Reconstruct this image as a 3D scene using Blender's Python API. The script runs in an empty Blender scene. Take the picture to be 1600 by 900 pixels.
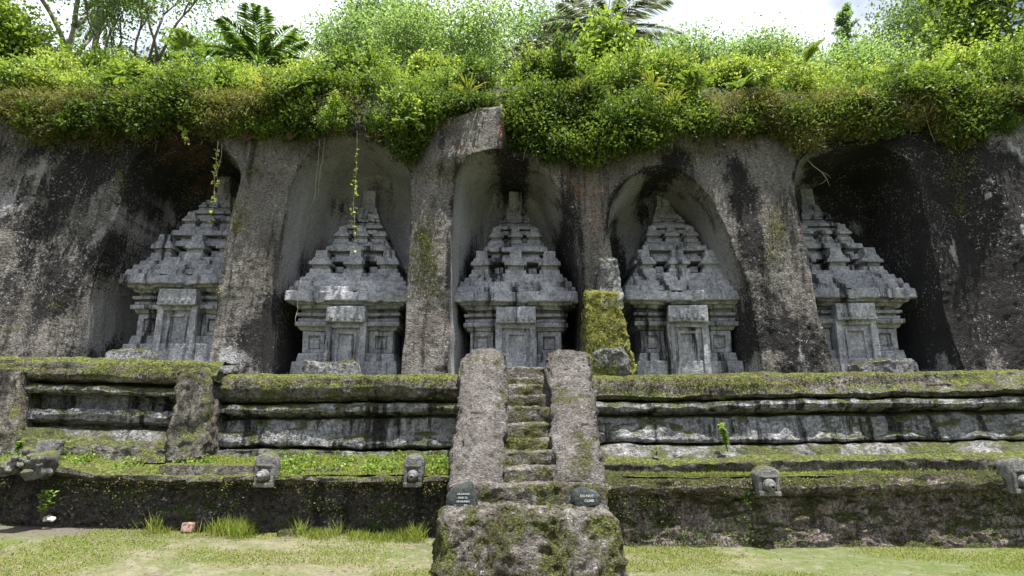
import bpy, math, random
import numpy as np
from mathutils import Vector, Matrix

# ------------------------------------------------------------------ camera, sky, sun, exposure
S = bpy.context.scene
COL = S.collection
R = math.radians
PITCH, F, EYE = R(12.5), 1000.0, 1.7
SUN_EL, SUN_AZ = R(80), R(50)            # azimuth from the camera side towards the right
cam = bpy.data.cameras.new('camera'); camo = bpy.data.objects.new('camera', cam); COL.objects.link(camo)
cam.sensor_width = 36; cam.lens = F / 1600 * 36; cam.clip_start = 0.05; cam.clip_end = 1000
camo.location = (0, 0, EYE); camo.rotation_euler = (R(90) + PITCH, 0, 0)
S.camera = camo
sdir = Vector((math.cos(SUN_EL) * math.sin(SUN_AZ), -math.cos(SUN_EL) * math.cos(SUN_AZ), math.sin(SUN_EL)))
sl = bpy.data.lights.new('sun', 'SUN'); sl.energy = 5.0; sl.angle = R(0.6); sl.color = (1.0, 0.97, 0.91)
slo = bpy.data.objects.new('sun', sl); COL.objects.link(slo)
slo.rotation_euler = sdir.to_track_quat('Z', 'Y').to_euler(); slo.location = (5, -8, 30)
W = bpy.data.worlds.new('World'); S.world = W; W.use_nodes = True
wn, wl = W.node_tree.nodes, W.node_tree.links
for n in list(wn): wn.remove(n)
sky = wn.new('ShaderNodeTexSky'); sky.sky_type = 'NISHITA'; sky.sun_disc = False
sky.sun_elevation = SUN_EL; sky.sun_rotation = math.atan2(sdir.x, sdir.y)
sky.air_density = 1.0; sky.dust_density = 3.0; sky.ozone_density = 1.0
tc = wn.new('ShaderNodeTexCoord'); nz = wn.new('ShaderNodeTexNoise'); nz.inputs['Scale'].default_value = 2.2
nz.inputs['Detail'].default_value = 7; nz.inputs['Roughness'].default_value = .6
rp = wn.new('ShaderNodeValToRGB'); rp.color_ramp.elements[0].position = .36; rp.color_ramp.elements[1].position = .56
mx = wn.new('ShaderNodeMix'); mx.data_type = 'RGBA'; mx.inputs[7].default_value = (14.5, 15.6, 17.4, 1)
bg = wn.new('ShaderNodeBackground'); bg.inputs['Strength'].default_value = 0.052
wo = wn.new('ShaderNodeOutputWorld')
wl.new(tc.outputs['Generated'], nz.inputs['Vector']); wl.new(nz.outputs['Fac'], rp.inputs['Fac'])
wl.new(rp.outputs['Color'], mx.inputs[0]); wl.new(sky.outputs['Color'], mx.inputs[6])
sz = wn.new('ShaderNodeSeparateXYZ'); gr_ = wn.new('ShaderNodeValToRGB'); gm = wn.new('ShaderNodeVectorMath'); gm.operation = 'MULTIPLY'
for k, (p_, v_) in enumerate(((.0, .24), (.30, .50), (.48, .78), (1.0, 1.0))):
    e_ = gr_.color_ramp.elements[k] if k < 2 else gr_.color_ramp.elements.new(p_)
    e_.position = p_; e_.color = (v_, v_, v_, 1)
wl.new(tc.outputs['Generated'], sz.inputs[0]); wl.new(sz.outputs['Z'], gr_.inputs['Fac'])
wl.new(mx.outputs[2], gm.inputs[0]); wl.new(gr_.outputs['Color'], gm.inputs[1])
wl.new(gm.outputs[0], bg.inputs['Color']); wl.new(bg.outputs[0], wo.inputs['Surface'])
S.view_settings.view_transform = 'Standard'; S.view_settings.look = 'None'
S.view_settings.exposure = 1.3; S.view_settings.gamma = 1.0; S.view_settings.use_curve_mapping = False
S.cycles.max_bounces = 8; S.cycles.diffuse_bounces = 4; S.cycles.transmission_bounces = 4
S.cycles.transparent_max_bounces = 8

# ------------------------------------------------------------------ pixel helpers (plan measurements taken off the photo)
def ray(px, py):
    a, b = (px - 800) / F, (450 - py) / F
    return np.array([a, math.cos(PITCH) - b * math.sin(PITCH), math.sin(PITCH) + b * math.cos(PITCH)])
def at_Y(px, py, Y):
    d = ray(px, py); t = Y / d[1]
    return np.array([d[0] * t, Y, EYE + d[2] * t])
def zY(py, Y): return at_Y(800, py, Y)[2]
def at_plane(px, py, Y0, s, z0):
    d = ray(px, py); t = (Y0 + s * (EYE - z0)) / (d[1] - s * d[2])
    return np.array([d[0] * t, d[1] * t, EYE + d[2] * t])
def at_z(px, py, z):
    d = ray(px, py); t = (z - EYE) / d[2]
    return np.array([d[0] * t, d[1] * t, z])

# ------------------------------------------------------------------ noise
def _h(ix, iy, iz, seed):
    with np.errstate(over='ignore'):
        h = (ix.astype(np.uint32) * np.uint32(374761393) + iy.astype(np.uint32) * np.uint32(668265263)
             + iz.astype(np.uint32) * np.uint32(2147483647 - 1013) + np.uint32(seed * 9176 + 77))
        h = (h ^ (h >> np.uint32(13))) * np.uint32(1274126177)
        h = (h ^ (h >> np.uint32(16))) * np.uint32(2246822519)
        h = h ^ (h >> np.uint32(15))
    return h.astype(np.float64) / 4294967295.0 * 2 - 1
def vn(P, seed=0):
    P = np.asarray(P, float); f = np.floor(P); t = P - f; t = t * t * t * (t * (t * 6 - 15) + 10)
    i = f.astype(np.int64) + 5000
    r = 0
    for dx in (0, 1):
        wx = t[..., 0] if dx else 1 - t[..., 0]
        for dy in (0, 1):
            wy = t[..., 1] if dy else 1 - t[..., 1]
            for dz in (0, 1):
                wz = t[..., 2] if dz else 1 - t[..., 2]
                r = r + wx * wy * wz * _h(i[..., 0] + dx, i[..., 1] + dy, i[..., 2] + dz, seed)
    return r
def fbm(P, octv=4, seed=0, rough=.5):
    r = 0; a = 1; P = np.asarray(P, float)
    for k in range(octv):
        r = r + a * vn(P * (2 ** k) + k * 7.3, seed + k); a *= rough
    return r
def vfbm(P, octv=3, seed=0, rough=.5):
    return np.stack([fbm(P, octv, seed + 11 * c, rough) for c in range(3)], -1)
def sstep(a, b, x):
    t = np.clip((x - a) / (b - a), 0, 1); return t * t * (3 - 2 * t)

# ------------------------------------------------------------------ mesh builder
def org(o):
    v = np.zeros(3)
    while o is not None:
        v += np.array(o.location); o = o.parent
    return v
class MB:
    def __init__(s): s.V = []; s.Q = []; s.T = []; s.n = 0; s.C = []; s.M = []
    def add(s, V, Q=None, T=None, c=None, m=0):
        V = np.asarray(V, float).reshape(-1, 3); s.V.append(V)
        k = 0
        if Q is not None and len(Q): s.Q.append(np.asarray(Q, np.int64) + s.n); k += len(Q)
        if T is not None and len(T): s.T.append(np.asarray(T, np.int64) + s.n); k += len(T)
        if c is None: c = np.ones((len(V), 4))
        s.C.append(np.broadcast_to(np.asarray(c, float), (len(V), 4)))
        s.n += len(V); s.M.append((0 if Q is None else len(Q), 0 if T is None else len(T), m))
        return s
    def displace(s, fn):
        V = np.concatenate(s.V); s.V = [fn(V)]; s.C = [np.concatenate(s.C)]; return s
    def mesh(s, name, mats, smooth=True, o=np.zeros(3)):
        V = np.concatenate(s.V) - o
        Q = np.concatenate(s.Q) if s.Q else np.zeros((0, 4), int); T = np.concatenate(s.T) if s.T else np.zeros((0, 3), int)
        me = bpy.data.meshes.new(name)
        me.vertices.add(len(V)); me.vertices.foreach_set('co', V.astype(np.float32).ravel())
        nl = len(Q) * 4 + len(T) * 3
        me.loops.add(nl); me.loops.foreach_set('vertex_index', np.concatenate([Q.ravel(), T.ravel()]).astype(np.int32))
        nf = len(Q) + len(T); me.polygons.add(nf)
        st = np.concatenate([np.arange(len(Q)) * 4, len(Q) * 4 + np.arange(len(T)) * 3]).astype(np.int32)
        me.polygons.foreach_set('loop_start', st)
        me.polygons.foreach_set('use_smooth', np.full(nf, smooth))
        if isinstance(mats, (list, tuple)):
            for m in mats: me.materials.append(m)
            mi = np.concatenate([np.concatenate([np.full(q, m) for q, t, m in s.M]), np.concatenate([np.full(t, m) for q, t, m in s.M])])
            me.polygons.foreach_set('material_index', mi.astype(np.int32))
        else: me.materials.append(mats)
        me.update(calc_edges=True)
        at = me.color_attributes.new('paint', 'FLOAT_COLOR', 'POINT')
        at.data.foreach_set('color', np.concatenate(s.C).astype(np.float32).ravel())
        me.validate()
        return me
    def build(s, name, mats, parent=None, smooth=True):
        o = bpy.data.objects.new(name, s.mesh(name, mats, smooth, org(parent)))
        o.parent = parent; COL.objects.link(o); return o
def tag(o, label=None, cat=None, group=None, kind=None):
    if label: o['label'] = label
    if cat: o['category'] = cat
    if group: o['group'] = group
    if kind: o['kind'] = kind
    return o
def empty(name, loc, label, cat, group=None):
    o = bpy.data.objects.new(name, None); o.empty_display_size = .2; o.location = loc; COL.objects.link(o)
    return tag(o, label, cat, group)
def grid_q(nu, nv, flip=False):
    i = np.arange(nu - 1)[:, None] * nv + np.arange(nv - 1)[None, :]
    q = np.stack([i, i + nv, i + nv + 1, i + 1], -1).reshape(-1, 4)
    return q[:, ::-1] if flip else q
def rbox(mb, bot, top, zb, zt, r=.03, cell=.05, c=None, m=0):
    """box with rounded, finely divided faces; bot / top = (x0, x1, y0, y1) at zb / zt"""
    b, t = np.array(bot, float), np.array(top, float)
    L = np.array([max(b[1] - b[0], t[1] - t[0]), max(b[3] - b[2], t[3] - t[2]), zt - zb])
    r = min(r, L.min() * .45)
    n = np.clip(np.ceil(L / cell).astype(int), 2, 80)
    ax = [np.linspace(-1, 1, k + 1) for k in n]
    for k in range(3):                        # keep a row of vertices at the start of each rounding
        e = 1 - 2 * r / L[k]; ax[k] = np.unique(np.round(np.concatenate([ax[k], [-e, e], [-(1 + e) / 2, (1 + e) / 2]]), 5))
    VV, QQ, off = [], [], 0
    for a in range(3):
        u, v = [k for k in range(3) if k != a]
        gu, gv = np.meshgrid(ax[u], ax[v], indexing='ij')
        for sg in (-1, 1):
            P = np.zeros(gu.shape + (3,)); P[..., u] = gu; P[..., v] = gv; P[..., a] = sg
            fl = (sg < 0) ^ (a == 1)
            VV.append(P.reshape(-1, 3)); QQ.append(grid_q(*gu.shape, flip=fl) + off); off += gu.size
    U = np.concatenate(VV); Q = np.concatenate(QQ)
    key, inv = np.unique(np.round(U * 1e4).astype(np.int64), axis=0, return_inverse=True)
    U = key / 1e4; Q = inv.ravel()[Q]
    P = U * L / 2; lim = L / 2 - r; inn = np.clip(P, -lim, lim); d = P - inn
    ln = np.linalg.norm(d, axis=1, keepdims=True); P = inn + np.where(ln > 1e-9, d / np.maximum(ln, 1e-9) * r, 0)
    U = P / (L / 2)
    f = (U[:, 2:3] + 1) / 2; rc = b * (1 - f) + t * f
    X = rc[:, 0] + (rc[:, 1] - rc[:, 0]) * (U[:, 0] + 1) / 2
    Y = rc[:, 2] + (rc[:, 3] - rc[:, 2]) * (U[:, 1] + 1) / 2
    Z = zb + (zt - zb) * f[:, 0]
    mb.add(np.stack([X, Y, Z], -1), Q, c=c, m=m); return mb
def weather(seed, fine=.008, low=.02, chip=.0):
    def fn(V):
        D = vfbm(V * 2.3 + seed * 3.1, 3, seed) * low + vfbm(V * 14 + seed, 3, seed + 50, .6) * fine
        if chip:
            k = sstep(.35, .8, fbm(V * 3.7 + seed * 1.7, 3, seed + 90)); D = D - k[:, None] * chip * np.array([0, -1, .6])
        return V + D
    return fn
def tube(mb, pts, rad, n=6, c=None, m=0):
    pts = np.asarray(pts, float); k = len(pts); rad = np.broadcast_to(rad, k)
    tg = np.gradient(pts, axis=0); tg /= np.linalg.norm(tg, axis=1, keepdims=True) + 1e-9
    ref = np.array([0, 0, 1.]) if abs(tg[0, 2]) < .9 else np.array([1., 0, 0])
    V = []
    for i in range(k):
        s = np.cross(tg[i], ref); s /= np.linalg.norm(s) + 1e-9; u = np.cross(s, tg[i])
        a = np.arange(n) / n * 2 * math.pi
        V.append(pts[i] + rad[i] * (np.cos(a)[:, None] * s + np.sin(a)[:, None] * u))
    V = np.concatenate(V)
    i = np.arange(k - 1)[:, None] * n; j = np.arange(n)[None, :]; j2 = (j + 1) % n
    Q = np.stack([i + j, i + j2, i + n + j2, i + n + j], -1).reshape(-1, 4)
    V = np.concatenate([V, pts[:1], pts[-1:]]); c0, c1 = k * n, k * n + 1
    jj = np.arange(n); T = np.concatenate([np.stack([np.full(n, c0), (jj + 1) % n, jj], -1),
                                           np.stack([np.full(n, c1), (k - 1) * n + jj, (k - 1) * n + (jj + 1) % n], -1)])
    mb.add(V, Q, T, c=c, m=m)
def lathe(mb, prof, base, axis, n=16, c=None):
    """profile = [(distance along axis, radius)]"""
    axis = np.asarray(axis, float); axis /= np.linalg.norm(axis)
    ref = np.array([1., 0, 0]) if abs(axis[0]) < .8 else np.array([0, 0, 1.])
    s = np.cross(axis, ref); s /= np.linalg.norm(s); u = np.cross(axis, s)
    a = np.arange(n) / n * 2 * math.pi; ring = np.cos(a)[:, None] * s + np.sin(a)[:, None] * u
    V = np.concatenate([np.asarray(base) + axis * d + ring * r for d, r in prof]); k = len(prof)
    i = np.arange(k - 1)[:, None] * n; j = np.arange(n)[None, :]; j2 = (j + 1) % n
    Q = np.stack([i + j, i + j2, i + n + j2, i + n + j], -1).reshape(-1, 4); mb.add(V, Q, c=c)
rng = np.random.default_rng(7); random.seed(7)
def unit(v): return v / (np.linalg.norm(v, axis=-1, keepdims=True) + 1e-9)
def leaves(mb, C, d, L, Wd, tint, fold=.25, m=0, g=rng):
    """one folded four-cornered leaf per centre; d = direction of the leaf's long axis"""
    N = len(C); d = unit(d); s = unit(np.cross(d, unit(g.normal(size=(N, 3)) + np.array([0, 0, 1.6]))))
    n = np.cross(s, d); L = np.broadcast_to(L, N)[:, None]; Wd = np.broadcast_to(Wd, N)[:, None]
    sg = np.where(n[:, 2:3] > 0, 1, -1); mid = C + d * L * .45 + n * sg * Wd * fold
    V = np.stack([C, mid + s * Wd, C + d * L - n * sg * L * .12, mid - s * Wd], 1).reshape(-1, 3)
    c = np.repeat(np.asarray(tint, float).reshape(N, 4), 4, 0)
    mb.add(V, np.arange(N * 4).reshape(N, 4), c=c, m=m)

# ------------------------------------------------------------------ materials
class NT:
    def __init__(s, name):
        s.m = bpy.data.materials.new(name); s.m.use_nodes = True; s.t = s.m.node_tree
        for n in list(s.t.nodes): s.t.nodes.remove(n)
        s.out = s.t.nodes.new('ShaderNodeOutputMaterial')
    def n(s, typ, ins=None, **kw):
        x = s.t.nodes.new(typ)
        for k, v in kw.items(): setattr(x, k, v)
        for k, v in (ins or {}).items(): s.put(x.inputs[k], v)
        return x
    def put(s, sock, v):
        if isinstance(v, bpy.types.NodeSocket): s.t.links.new(v, sock)
        else: sock.default_value = v
    def pos(s): return s.n('ShaderNodeNewGeometry').outputs['Position']
    def scaled(s, v, sc): return s.n('ShaderNodeVectorMath', {0: v, 1: sc}, operation='MULTIPLY').outputs[0]
    def noise(s, v, sc, det=4, ro=.55, dist=0): return s.n('ShaderNodeTexNoise', {'Vector': v, 'Scale': sc, 'Detail': det, 'Roughness': ro, 'Distortion': dist}).outputs['Fac']
    def math(s, op, a, b=0., c=None):
        x = s.n('ShaderNodeMath', {0: a, 1: b}, operation=op)
        if c is not None: s.put(x.inputs[2], c)
        return x.outputs[0]
    def ramp(s, f, a, b, lo=0., hi=1.):
        x = s.n('ShaderNodeMapRange', {0: f, 1: a, 2: b, 3: lo, 4: hi}); x.clamp = True; return x.outputs[0]
    def mix(s, f, a, b):
        x = s.n('ShaderNodeMix', data_type='RGBA'); s.put(x.inputs[0], f)
        for i, v in ((6, a), (7, b)): s.put(x.inputs[i], v if isinstance(v, bpy.types.NodeSocket) else (*v, 1))
        return x.outputs[2]
    def paint(s):
        x = s.n('ShaderNodeSeparateColor', {0: s.n('ShaderNodeVertexColor', layer_name='paint').outputs[0]}); return x.outputs
def stone(name, c1, c2, dark=.5, moss=.3, lichen=.5, streak=.5, red=0., mosscol=((.045, .055, .012), (.125, .135, .032)), bump=1., paint=False, up=.55, speck=1.0, mscale=1.7, grain=.8, gscale=16):
    t = NT(name); P = t.pos()
    big = t.noise(P, 1.1, 6, .6); mid = t.noise(t.scaled(P, (1, 1, .32)) if paint else P, 5, 8, .7); gr = t.noise(P, gscale, 5, .80); fine = t.noise(P, 34, 5, .75)
    col = t.mix(t.ramp(big, .35, .65), c1, c2)
    col = t.mix(t.ramp(mid, .40, .60, 0, .34 if paint else .55), col, tuple(v * .45 for v in c1))
    if red: col = t.mix(t.math('MULTIPLY', t.ramp(t.noise(P, .9, 5, .6), .52, .68), red), col, (.20, .105, .07))
    ga = grain
    if paint:
        vc = t.n('ShaderNodeVertexColor', layer_name='paint').outputs; pa = t.n('ShaderNodeSeparateColor', {0: vc[0]}).outputs
        ga = t.math('MULTIPLY', t.math('SUBTRACT', 1., t.math('MULTIPLY', vc[1], .65)), grain)
        col = t.mix(t.math('MULTIPLY', vc[1], .85), col, t.mix(t.ramp(mid, .35, .65), (.36, .36, .39), (.50, .505, .535)))
    st = t.noise(t.scaled(P, (3.6, 2.0, .30)), 1.0, 8, .68)
    dk = t.ramp(st, .60 - .16 * streak, .68 - .13 * streak, 0, dark)
    if paint:
        dk = t.math('MULTIPLY', dk, t.math('SUBTRACT', 1., t.math('MULTIPLY', vc[1], .8)))
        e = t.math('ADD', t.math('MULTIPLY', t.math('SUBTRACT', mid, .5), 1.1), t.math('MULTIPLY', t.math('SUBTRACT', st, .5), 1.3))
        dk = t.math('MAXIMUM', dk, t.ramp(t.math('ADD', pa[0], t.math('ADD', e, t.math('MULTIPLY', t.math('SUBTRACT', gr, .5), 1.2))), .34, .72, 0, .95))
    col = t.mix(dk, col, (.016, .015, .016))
    if paint: col = t.mix(t.ramp(t.math('ADD', pa[2], t.math('MULTIPLY', t.math('SUBTRACT', mid, .5), 1.6)), .3, .8, 0, .8), col, (.20, .105, .07))
    # crumbly light and dark grains
    vo = t.n('ShaderNodeTexVoronoi', {'Vector': P, 'Scale': 26.}, feature='F1').outputs
    col = t.mix(t.math('MULTIPLY', t.ramp(gr, .51, .585), ga), col, t.n('ShaderNodeVectorMath', {0: col, 1: (.20, .19, .185)}, operation='MULTIPLY').outputs[0])
    col = t.mix(t.math('MULTIPLY', t.ramp(gr, .475, .39, 0, .8), ga), col, t.n('ShaderNodeVectorMath', {0: col, 1: (1.9, 1.9, 1.92)}, operation='MULTIPLY').outputs[0])
    col = t.mix(t.ramp(fine, .55, .66, 0, .7 * speck), col, (.022, .021, .020))
    li = t.math('MULTIPLY', t.ramp(t.noise(P, 19, 5, .8), .575, .63), t.ramp(t.noise(P, 1.7, 4, .65), .44, .58))
    col = t.mix(t.math('MULTIPLY', li, lichen), col, (.50, .50, .49))
    N = t.n('ShaderNodeSeparateXYZ', {0: t.n('ShaderNodeNewGeometry').outputs['Normal']}).outputs[2]
    mo = t.math('ADD', t.math('MULTIPLY', t.ramp(N, .25, .9), up), t.noise(P, mscale, 8, .72))
    if paint: mo = t.math('ADD', mo, t.math('MULTIPLY', pa[1], .42))
    mo = t.ramp(mo, .80 - .42 * moss, .90 - .42 * moss)
    mo = t.math('MULTIPLY', mo, t.ramp(fine, .62, .50, .25, 1))
    mc = t.mix(t.ramp(gr, .40, .60), *mosscol)
    mc = t.mix(t.ramp(t.noise(P, 3.1, 5, .65), .52, .64, 0, .75), mc, (.095, .078, .040))
    mc = t.mix(t.ramp(fine, .50, .62, 0, .75), mc, tuple(v * .25 for v in mosscol[0]))
    col = t.mix(mo, col, mc)
    h = t.math('ADD', t.math('MULTIPLY', mid, .4 if paint else .9), t.math('MULTIPLY', fine, -.35))
    h = t.math('ADD', h, t.math('MULTIPLY', gr, -.7 * grain))
    h = t.math('ADD', h, t.math('MULTIPLY', t.math('MULTIPLY', mo, t.noise(P, 50, 3, .7)), .6))
    h = t.math('ADD', h, t.math('MULTIPLY', t.ramp(vo[0], 0, .5), .2))
    bp = t.n('ShaderNodeBump', {'Strength': 1.0 * bump, 'Distance': .07, 'Height': h})
    b = t.n('ShaderNodeBsdfPrincipled', {'Base Color': col, 'Roughness': .93, 'Normal': bp.outputs[0]})
    b.inputs['Specular IOR Level'].default_value = .15
    t.t.links.new(b.outputs[0], t.out.inputs[0]); return t.m
def leafmat(name, a, b_, trans=.35, rough=.5, dead=None):
    t = NT(name); pa = t.paint()
    col = t.mix(pa[0], a, b_)
    if dead: col = t.mix(pa[2], col, dead)
    col = t.n('ShaderNodeVectorMath', {0: col, 1: t.n('ShaderNodeCombineXYZ', {0: pa[1], 1: pa[1], 2: pa[1]}).outputs[0]}, operation='MULTIPLY').outputs[0]
    d = t.n('ShaderNodeBsdfPrincipled', {'Base Color': col, 'Roughness': rough}); d.inputs['Specular IOR Level'].default_value = .14
    tr = t.n('ShaderNodeBsdfTranslucent', {'Color': t.n('ShaderNodeVectorMath', {0: col, 1: (1.5, 1.5, .8)}, operation='MULTIPLY').outputs[0]})
    mxs = t.n('ShaderNodeMixShader', {0: trans, 1: d.outputs[0], 2: tr.outputs[0]})
    t.t.links.new(mxs.outputs[0], t.out.inputs[0]); return t.m
def bark(name, c1, c2):
    t = NT(name); P = t.pos(); n1 = t.noise(t.scaled(P, (8, 8, 1.5)), 1, 6, .7)
    bp = t.n('ShaderNodeBump', {'Strength': .6, 'Distance': .03, 'Height': n1})
    b = t.n('ShaderNodeBsdfPrincipled', {'Base Color': t.mix(t.ramp(n1, .35, .65), c1, c2), 'Roughness': .9, 'Normal': bp.outputs[0]})
    t.t.links.new(b.outputs[0], t.out.inputs[0]); return t.m

M = {}
MOSS = ((.045, .060, .014), (.17, .19, .05))
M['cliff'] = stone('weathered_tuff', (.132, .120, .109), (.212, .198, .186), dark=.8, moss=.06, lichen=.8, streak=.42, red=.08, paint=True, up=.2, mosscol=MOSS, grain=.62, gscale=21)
M['shrine'] = stone('carved_tuff', (.24, .243, .272), (.45, .453, .49), dark=.95, moss=.0, lichen=.45, streak=.44, up=.05, speck=.6, bump=.45, grain=.32, gscale=20)
M['terrace'] = stone('mossy_terrace_stone', (.21, .21, .215), (.39, .39, .405), dark=.95, moss=.50, lichen=.5, streak=.7, up=.3, mosscol=MOSS, grain=.7)
M['plinth'] = stone('pale_plinth_stone', (.17, .165, .16), (.30, .295, .295), dark=.9, moss=.72, lichen=.5, streak=.5, up=.06, mosscol=MOSS, grain=.8)
M['coping'] = stone('mossy_coping_stone', (.12, .105, .085), (.22, .205, .185), dark=.75, moss=.64, lichen=.4, streak=.45, up=.25, mosscol=((.055, .075, .016), (.25, .275, .07)))
M['lower_dark'] = stone('dark_damp_stone', (.058, .050, .045), (.10, .088, .08), dark=.8, moss=.60, lichen=.9, streak=.5, up=.4, mosscol=((.030, .046, .012), (.10, .135, .03)), mscale=2.2)
M['lower_brown'] = stone('brown_crumbling_stone', (.17, .135, .122), (.28, .235, .215), dark=.75, moss=.62, lichen=.9, streak=.38, up=.35, bump=1.3, mosscol=((.05, .062, .016), (.16, .175, .05)), gscale=20, mscale=2.3)
M['stair'] = stone('lichen_stair_stone', (.125, .110, .102), (.235, .215, .205), dark=.4, moss=.58, lichen=.9, streak=.2, up=.03, bump=1.3, mosscol=((.075, .08, .02), (.20, .205, .065)), grain=.6, gscale=22)
M['stair_moss'] = stone('mossy_stair_stone', (.14, .122, .108), (.245, .225, .205), dark=.4, moss=.86, lichen=1.0, streak=.2, up=-.06, bump=1.3, mosscol=((.07, .082, .018), (.23, .24, .07)), grain=.6, gscale=20, mscale=2.4)
M['boulder'] = stone('grey_boulder_stone', (.2, .2, .205), (.32, .32, .33), dark=.5, moss=.2, lichen=.7, streak=.2)
M['spout'] = stone('spout_stone', (.15, .145, .145), (.27, .265, .265), dark=.6, moss=.3, lichen=.5, streak=.3, bump=.5, grain=.4, speck=.5)
M['sign_stone'] = stone('dark_sign_stone', (.030, .036, .034), (.06, .07, .065), dark=.3, moss=.0, lichen=.6, streak=.1, up=.1, speck=.3, bump=.5, grain=.4)
M['nozzle'] = stone('worn_nozzle_stone', (.16, .155, .15), (.25, .245, .24), dark=.5, moss=.0, lichen=.5, streak=.1, up=.0, speck=.4, bump=.3, grain=.3)
# ------------------------------------------------------------------ cliff (terrain) with five carved niches
CY, CS, CZ = 12.35, .12, 2.6
BY, BS = 14.15, .155                       # back of the niches
def front(px, py): return at_plane(px, py, CY, CS, CZ)
def back(px, py): return at_plane(px, py, BY, BS, CZ)
def smooth_poly(pts, k=6):
    pts = np.array(pts); out = []
    n = len(pts)
    for i in range(n - 1):
        p0, p1, p2, p3 = pts[max(i - 1, 0)], pts[i], pts[i + 1], pts[min(i + 2, n - 1)]
        for t in np.linspace(0, 1, k, endpoint=False):
            out.append(.5 * ((2 * p1) + (-p0 + p2) * t + (2 * p0 - 5 * p1 + 4 * p2 - p3) * t * t + (-p0 + 3 * p1 - 3 * p2 + p3) * t ** 3))
    out.append(pts[-1]); return np.array(out)
def sdf(poly, X, Z):
    """signed distance to a closed polygon, negative inside"""
    d = np.full(X.shape, 1e9); ins = np.zeros(X.shape, bool); n = len(poly)
    for i in range(n):
        a, b = poly[i], poly[(i + 1) % n]; e = b - a
        t = np.clip(((X - a[0]) * e[0] + (Z - a[1]) * e[1]) / (e @ e + 1e-12), 0, 1)
        d = np.minimum(d, np.hypot(X - a[0] - t * e[0], Z - a[1] - t * e[1]))
        if a[1] != b[1]:
            ins ^= ((a[1] > Z) != (b[1] > Z)) & (X < (b[0] - a[0]) * (Z - a[1]) / (b[1] - a[1]) + a[0])
    return np.where(ins, -d, d)
# outer outline at the rock face, inner outline at the back wall (None: reveal hidden from the viewpoint)
NICHES = [
 ([(88, 600), (105, 560), (135, 470), (165, 380), (192, 300), (215, 250), (255, 225), (305, 216), (345, 226), (368, 248), (374, 280), (362, 340), (350, 400), (338, 470), (322, 570), (318, 600)],
  [(212, 600), (215, 560), (225, 470), (238, 410), (262, 340), (272, 290), (285, 255), (310, 238), (340, 245), None, None, None, None, None, None, None]),
 ([(398, 605), (405, 580), (415, 490), (428, 420), (440, 350), (452, 285), (475, 245), (512, 220), (560, 211), (610, 228), (637, 258), (643, 300), (640, 380), (634, 470), (628, 585), (627, 605)],
  [(478, 605), (480, 580), (482, 490), (500, 410), (522, 345), (540, 305), (555, 285), (572, 278), (592, 275), (610, 284), None, None, None, None, None, None]),
 ([(698, 605), (700, 585), (705, 470), (705, 400), (708, 320), (715, 278), (740, 258), (785, 250), (820, 256), (850, 270), (880, 302), (900, 345), (910, 410), (913, 480), (916, 585), (916, 605)],
  [(742, 605), (742, 585), (745, 470), (757, 400), (767, 335), (772, 305), (782, 290), (800, 283), (822, 285), (838, 300), (850, 345), (862, 385), (875, 430), (885, 490), (890, 585), (890, 605)]),
 ([(996, 605), (990, 585), (976, 500), (965, 440), (955, 370), (957, 320), (975, 285), (1005, 265), (1040, 261), (1075, 275), (1105, 302), (1130, 350), (1150, 400), (1167, 450), (1186, 520), (1192, 605)],
  [None, None, None, None, None, (1000, 330), (1005, 302), (1018, 288), (1038, 288), (1052, 300), (1068, 330), (1074, 362), (1082, 400), (1091, 450), (1100, 510), (1106, 605)]),
 ([(1312, 605), (1305, 580), (1285, 520), (1265, 440), (1250, 360), (1240, 300), (1248, 258), (1275, 235), (1320, 222), (1370, 226), (1410, 250), (1435, 295), (1452, 350), (1468, 420), (1487, 500), (1515, 605)],
  [None, None, None, None, None, None, (1290, 290), (1300, 265), (1325, 252), (1348, 258), (1362, 275), (1368, 300), (1352, 345), (1362, 420), (1375, 500), (1390, 605)]),
]
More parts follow.
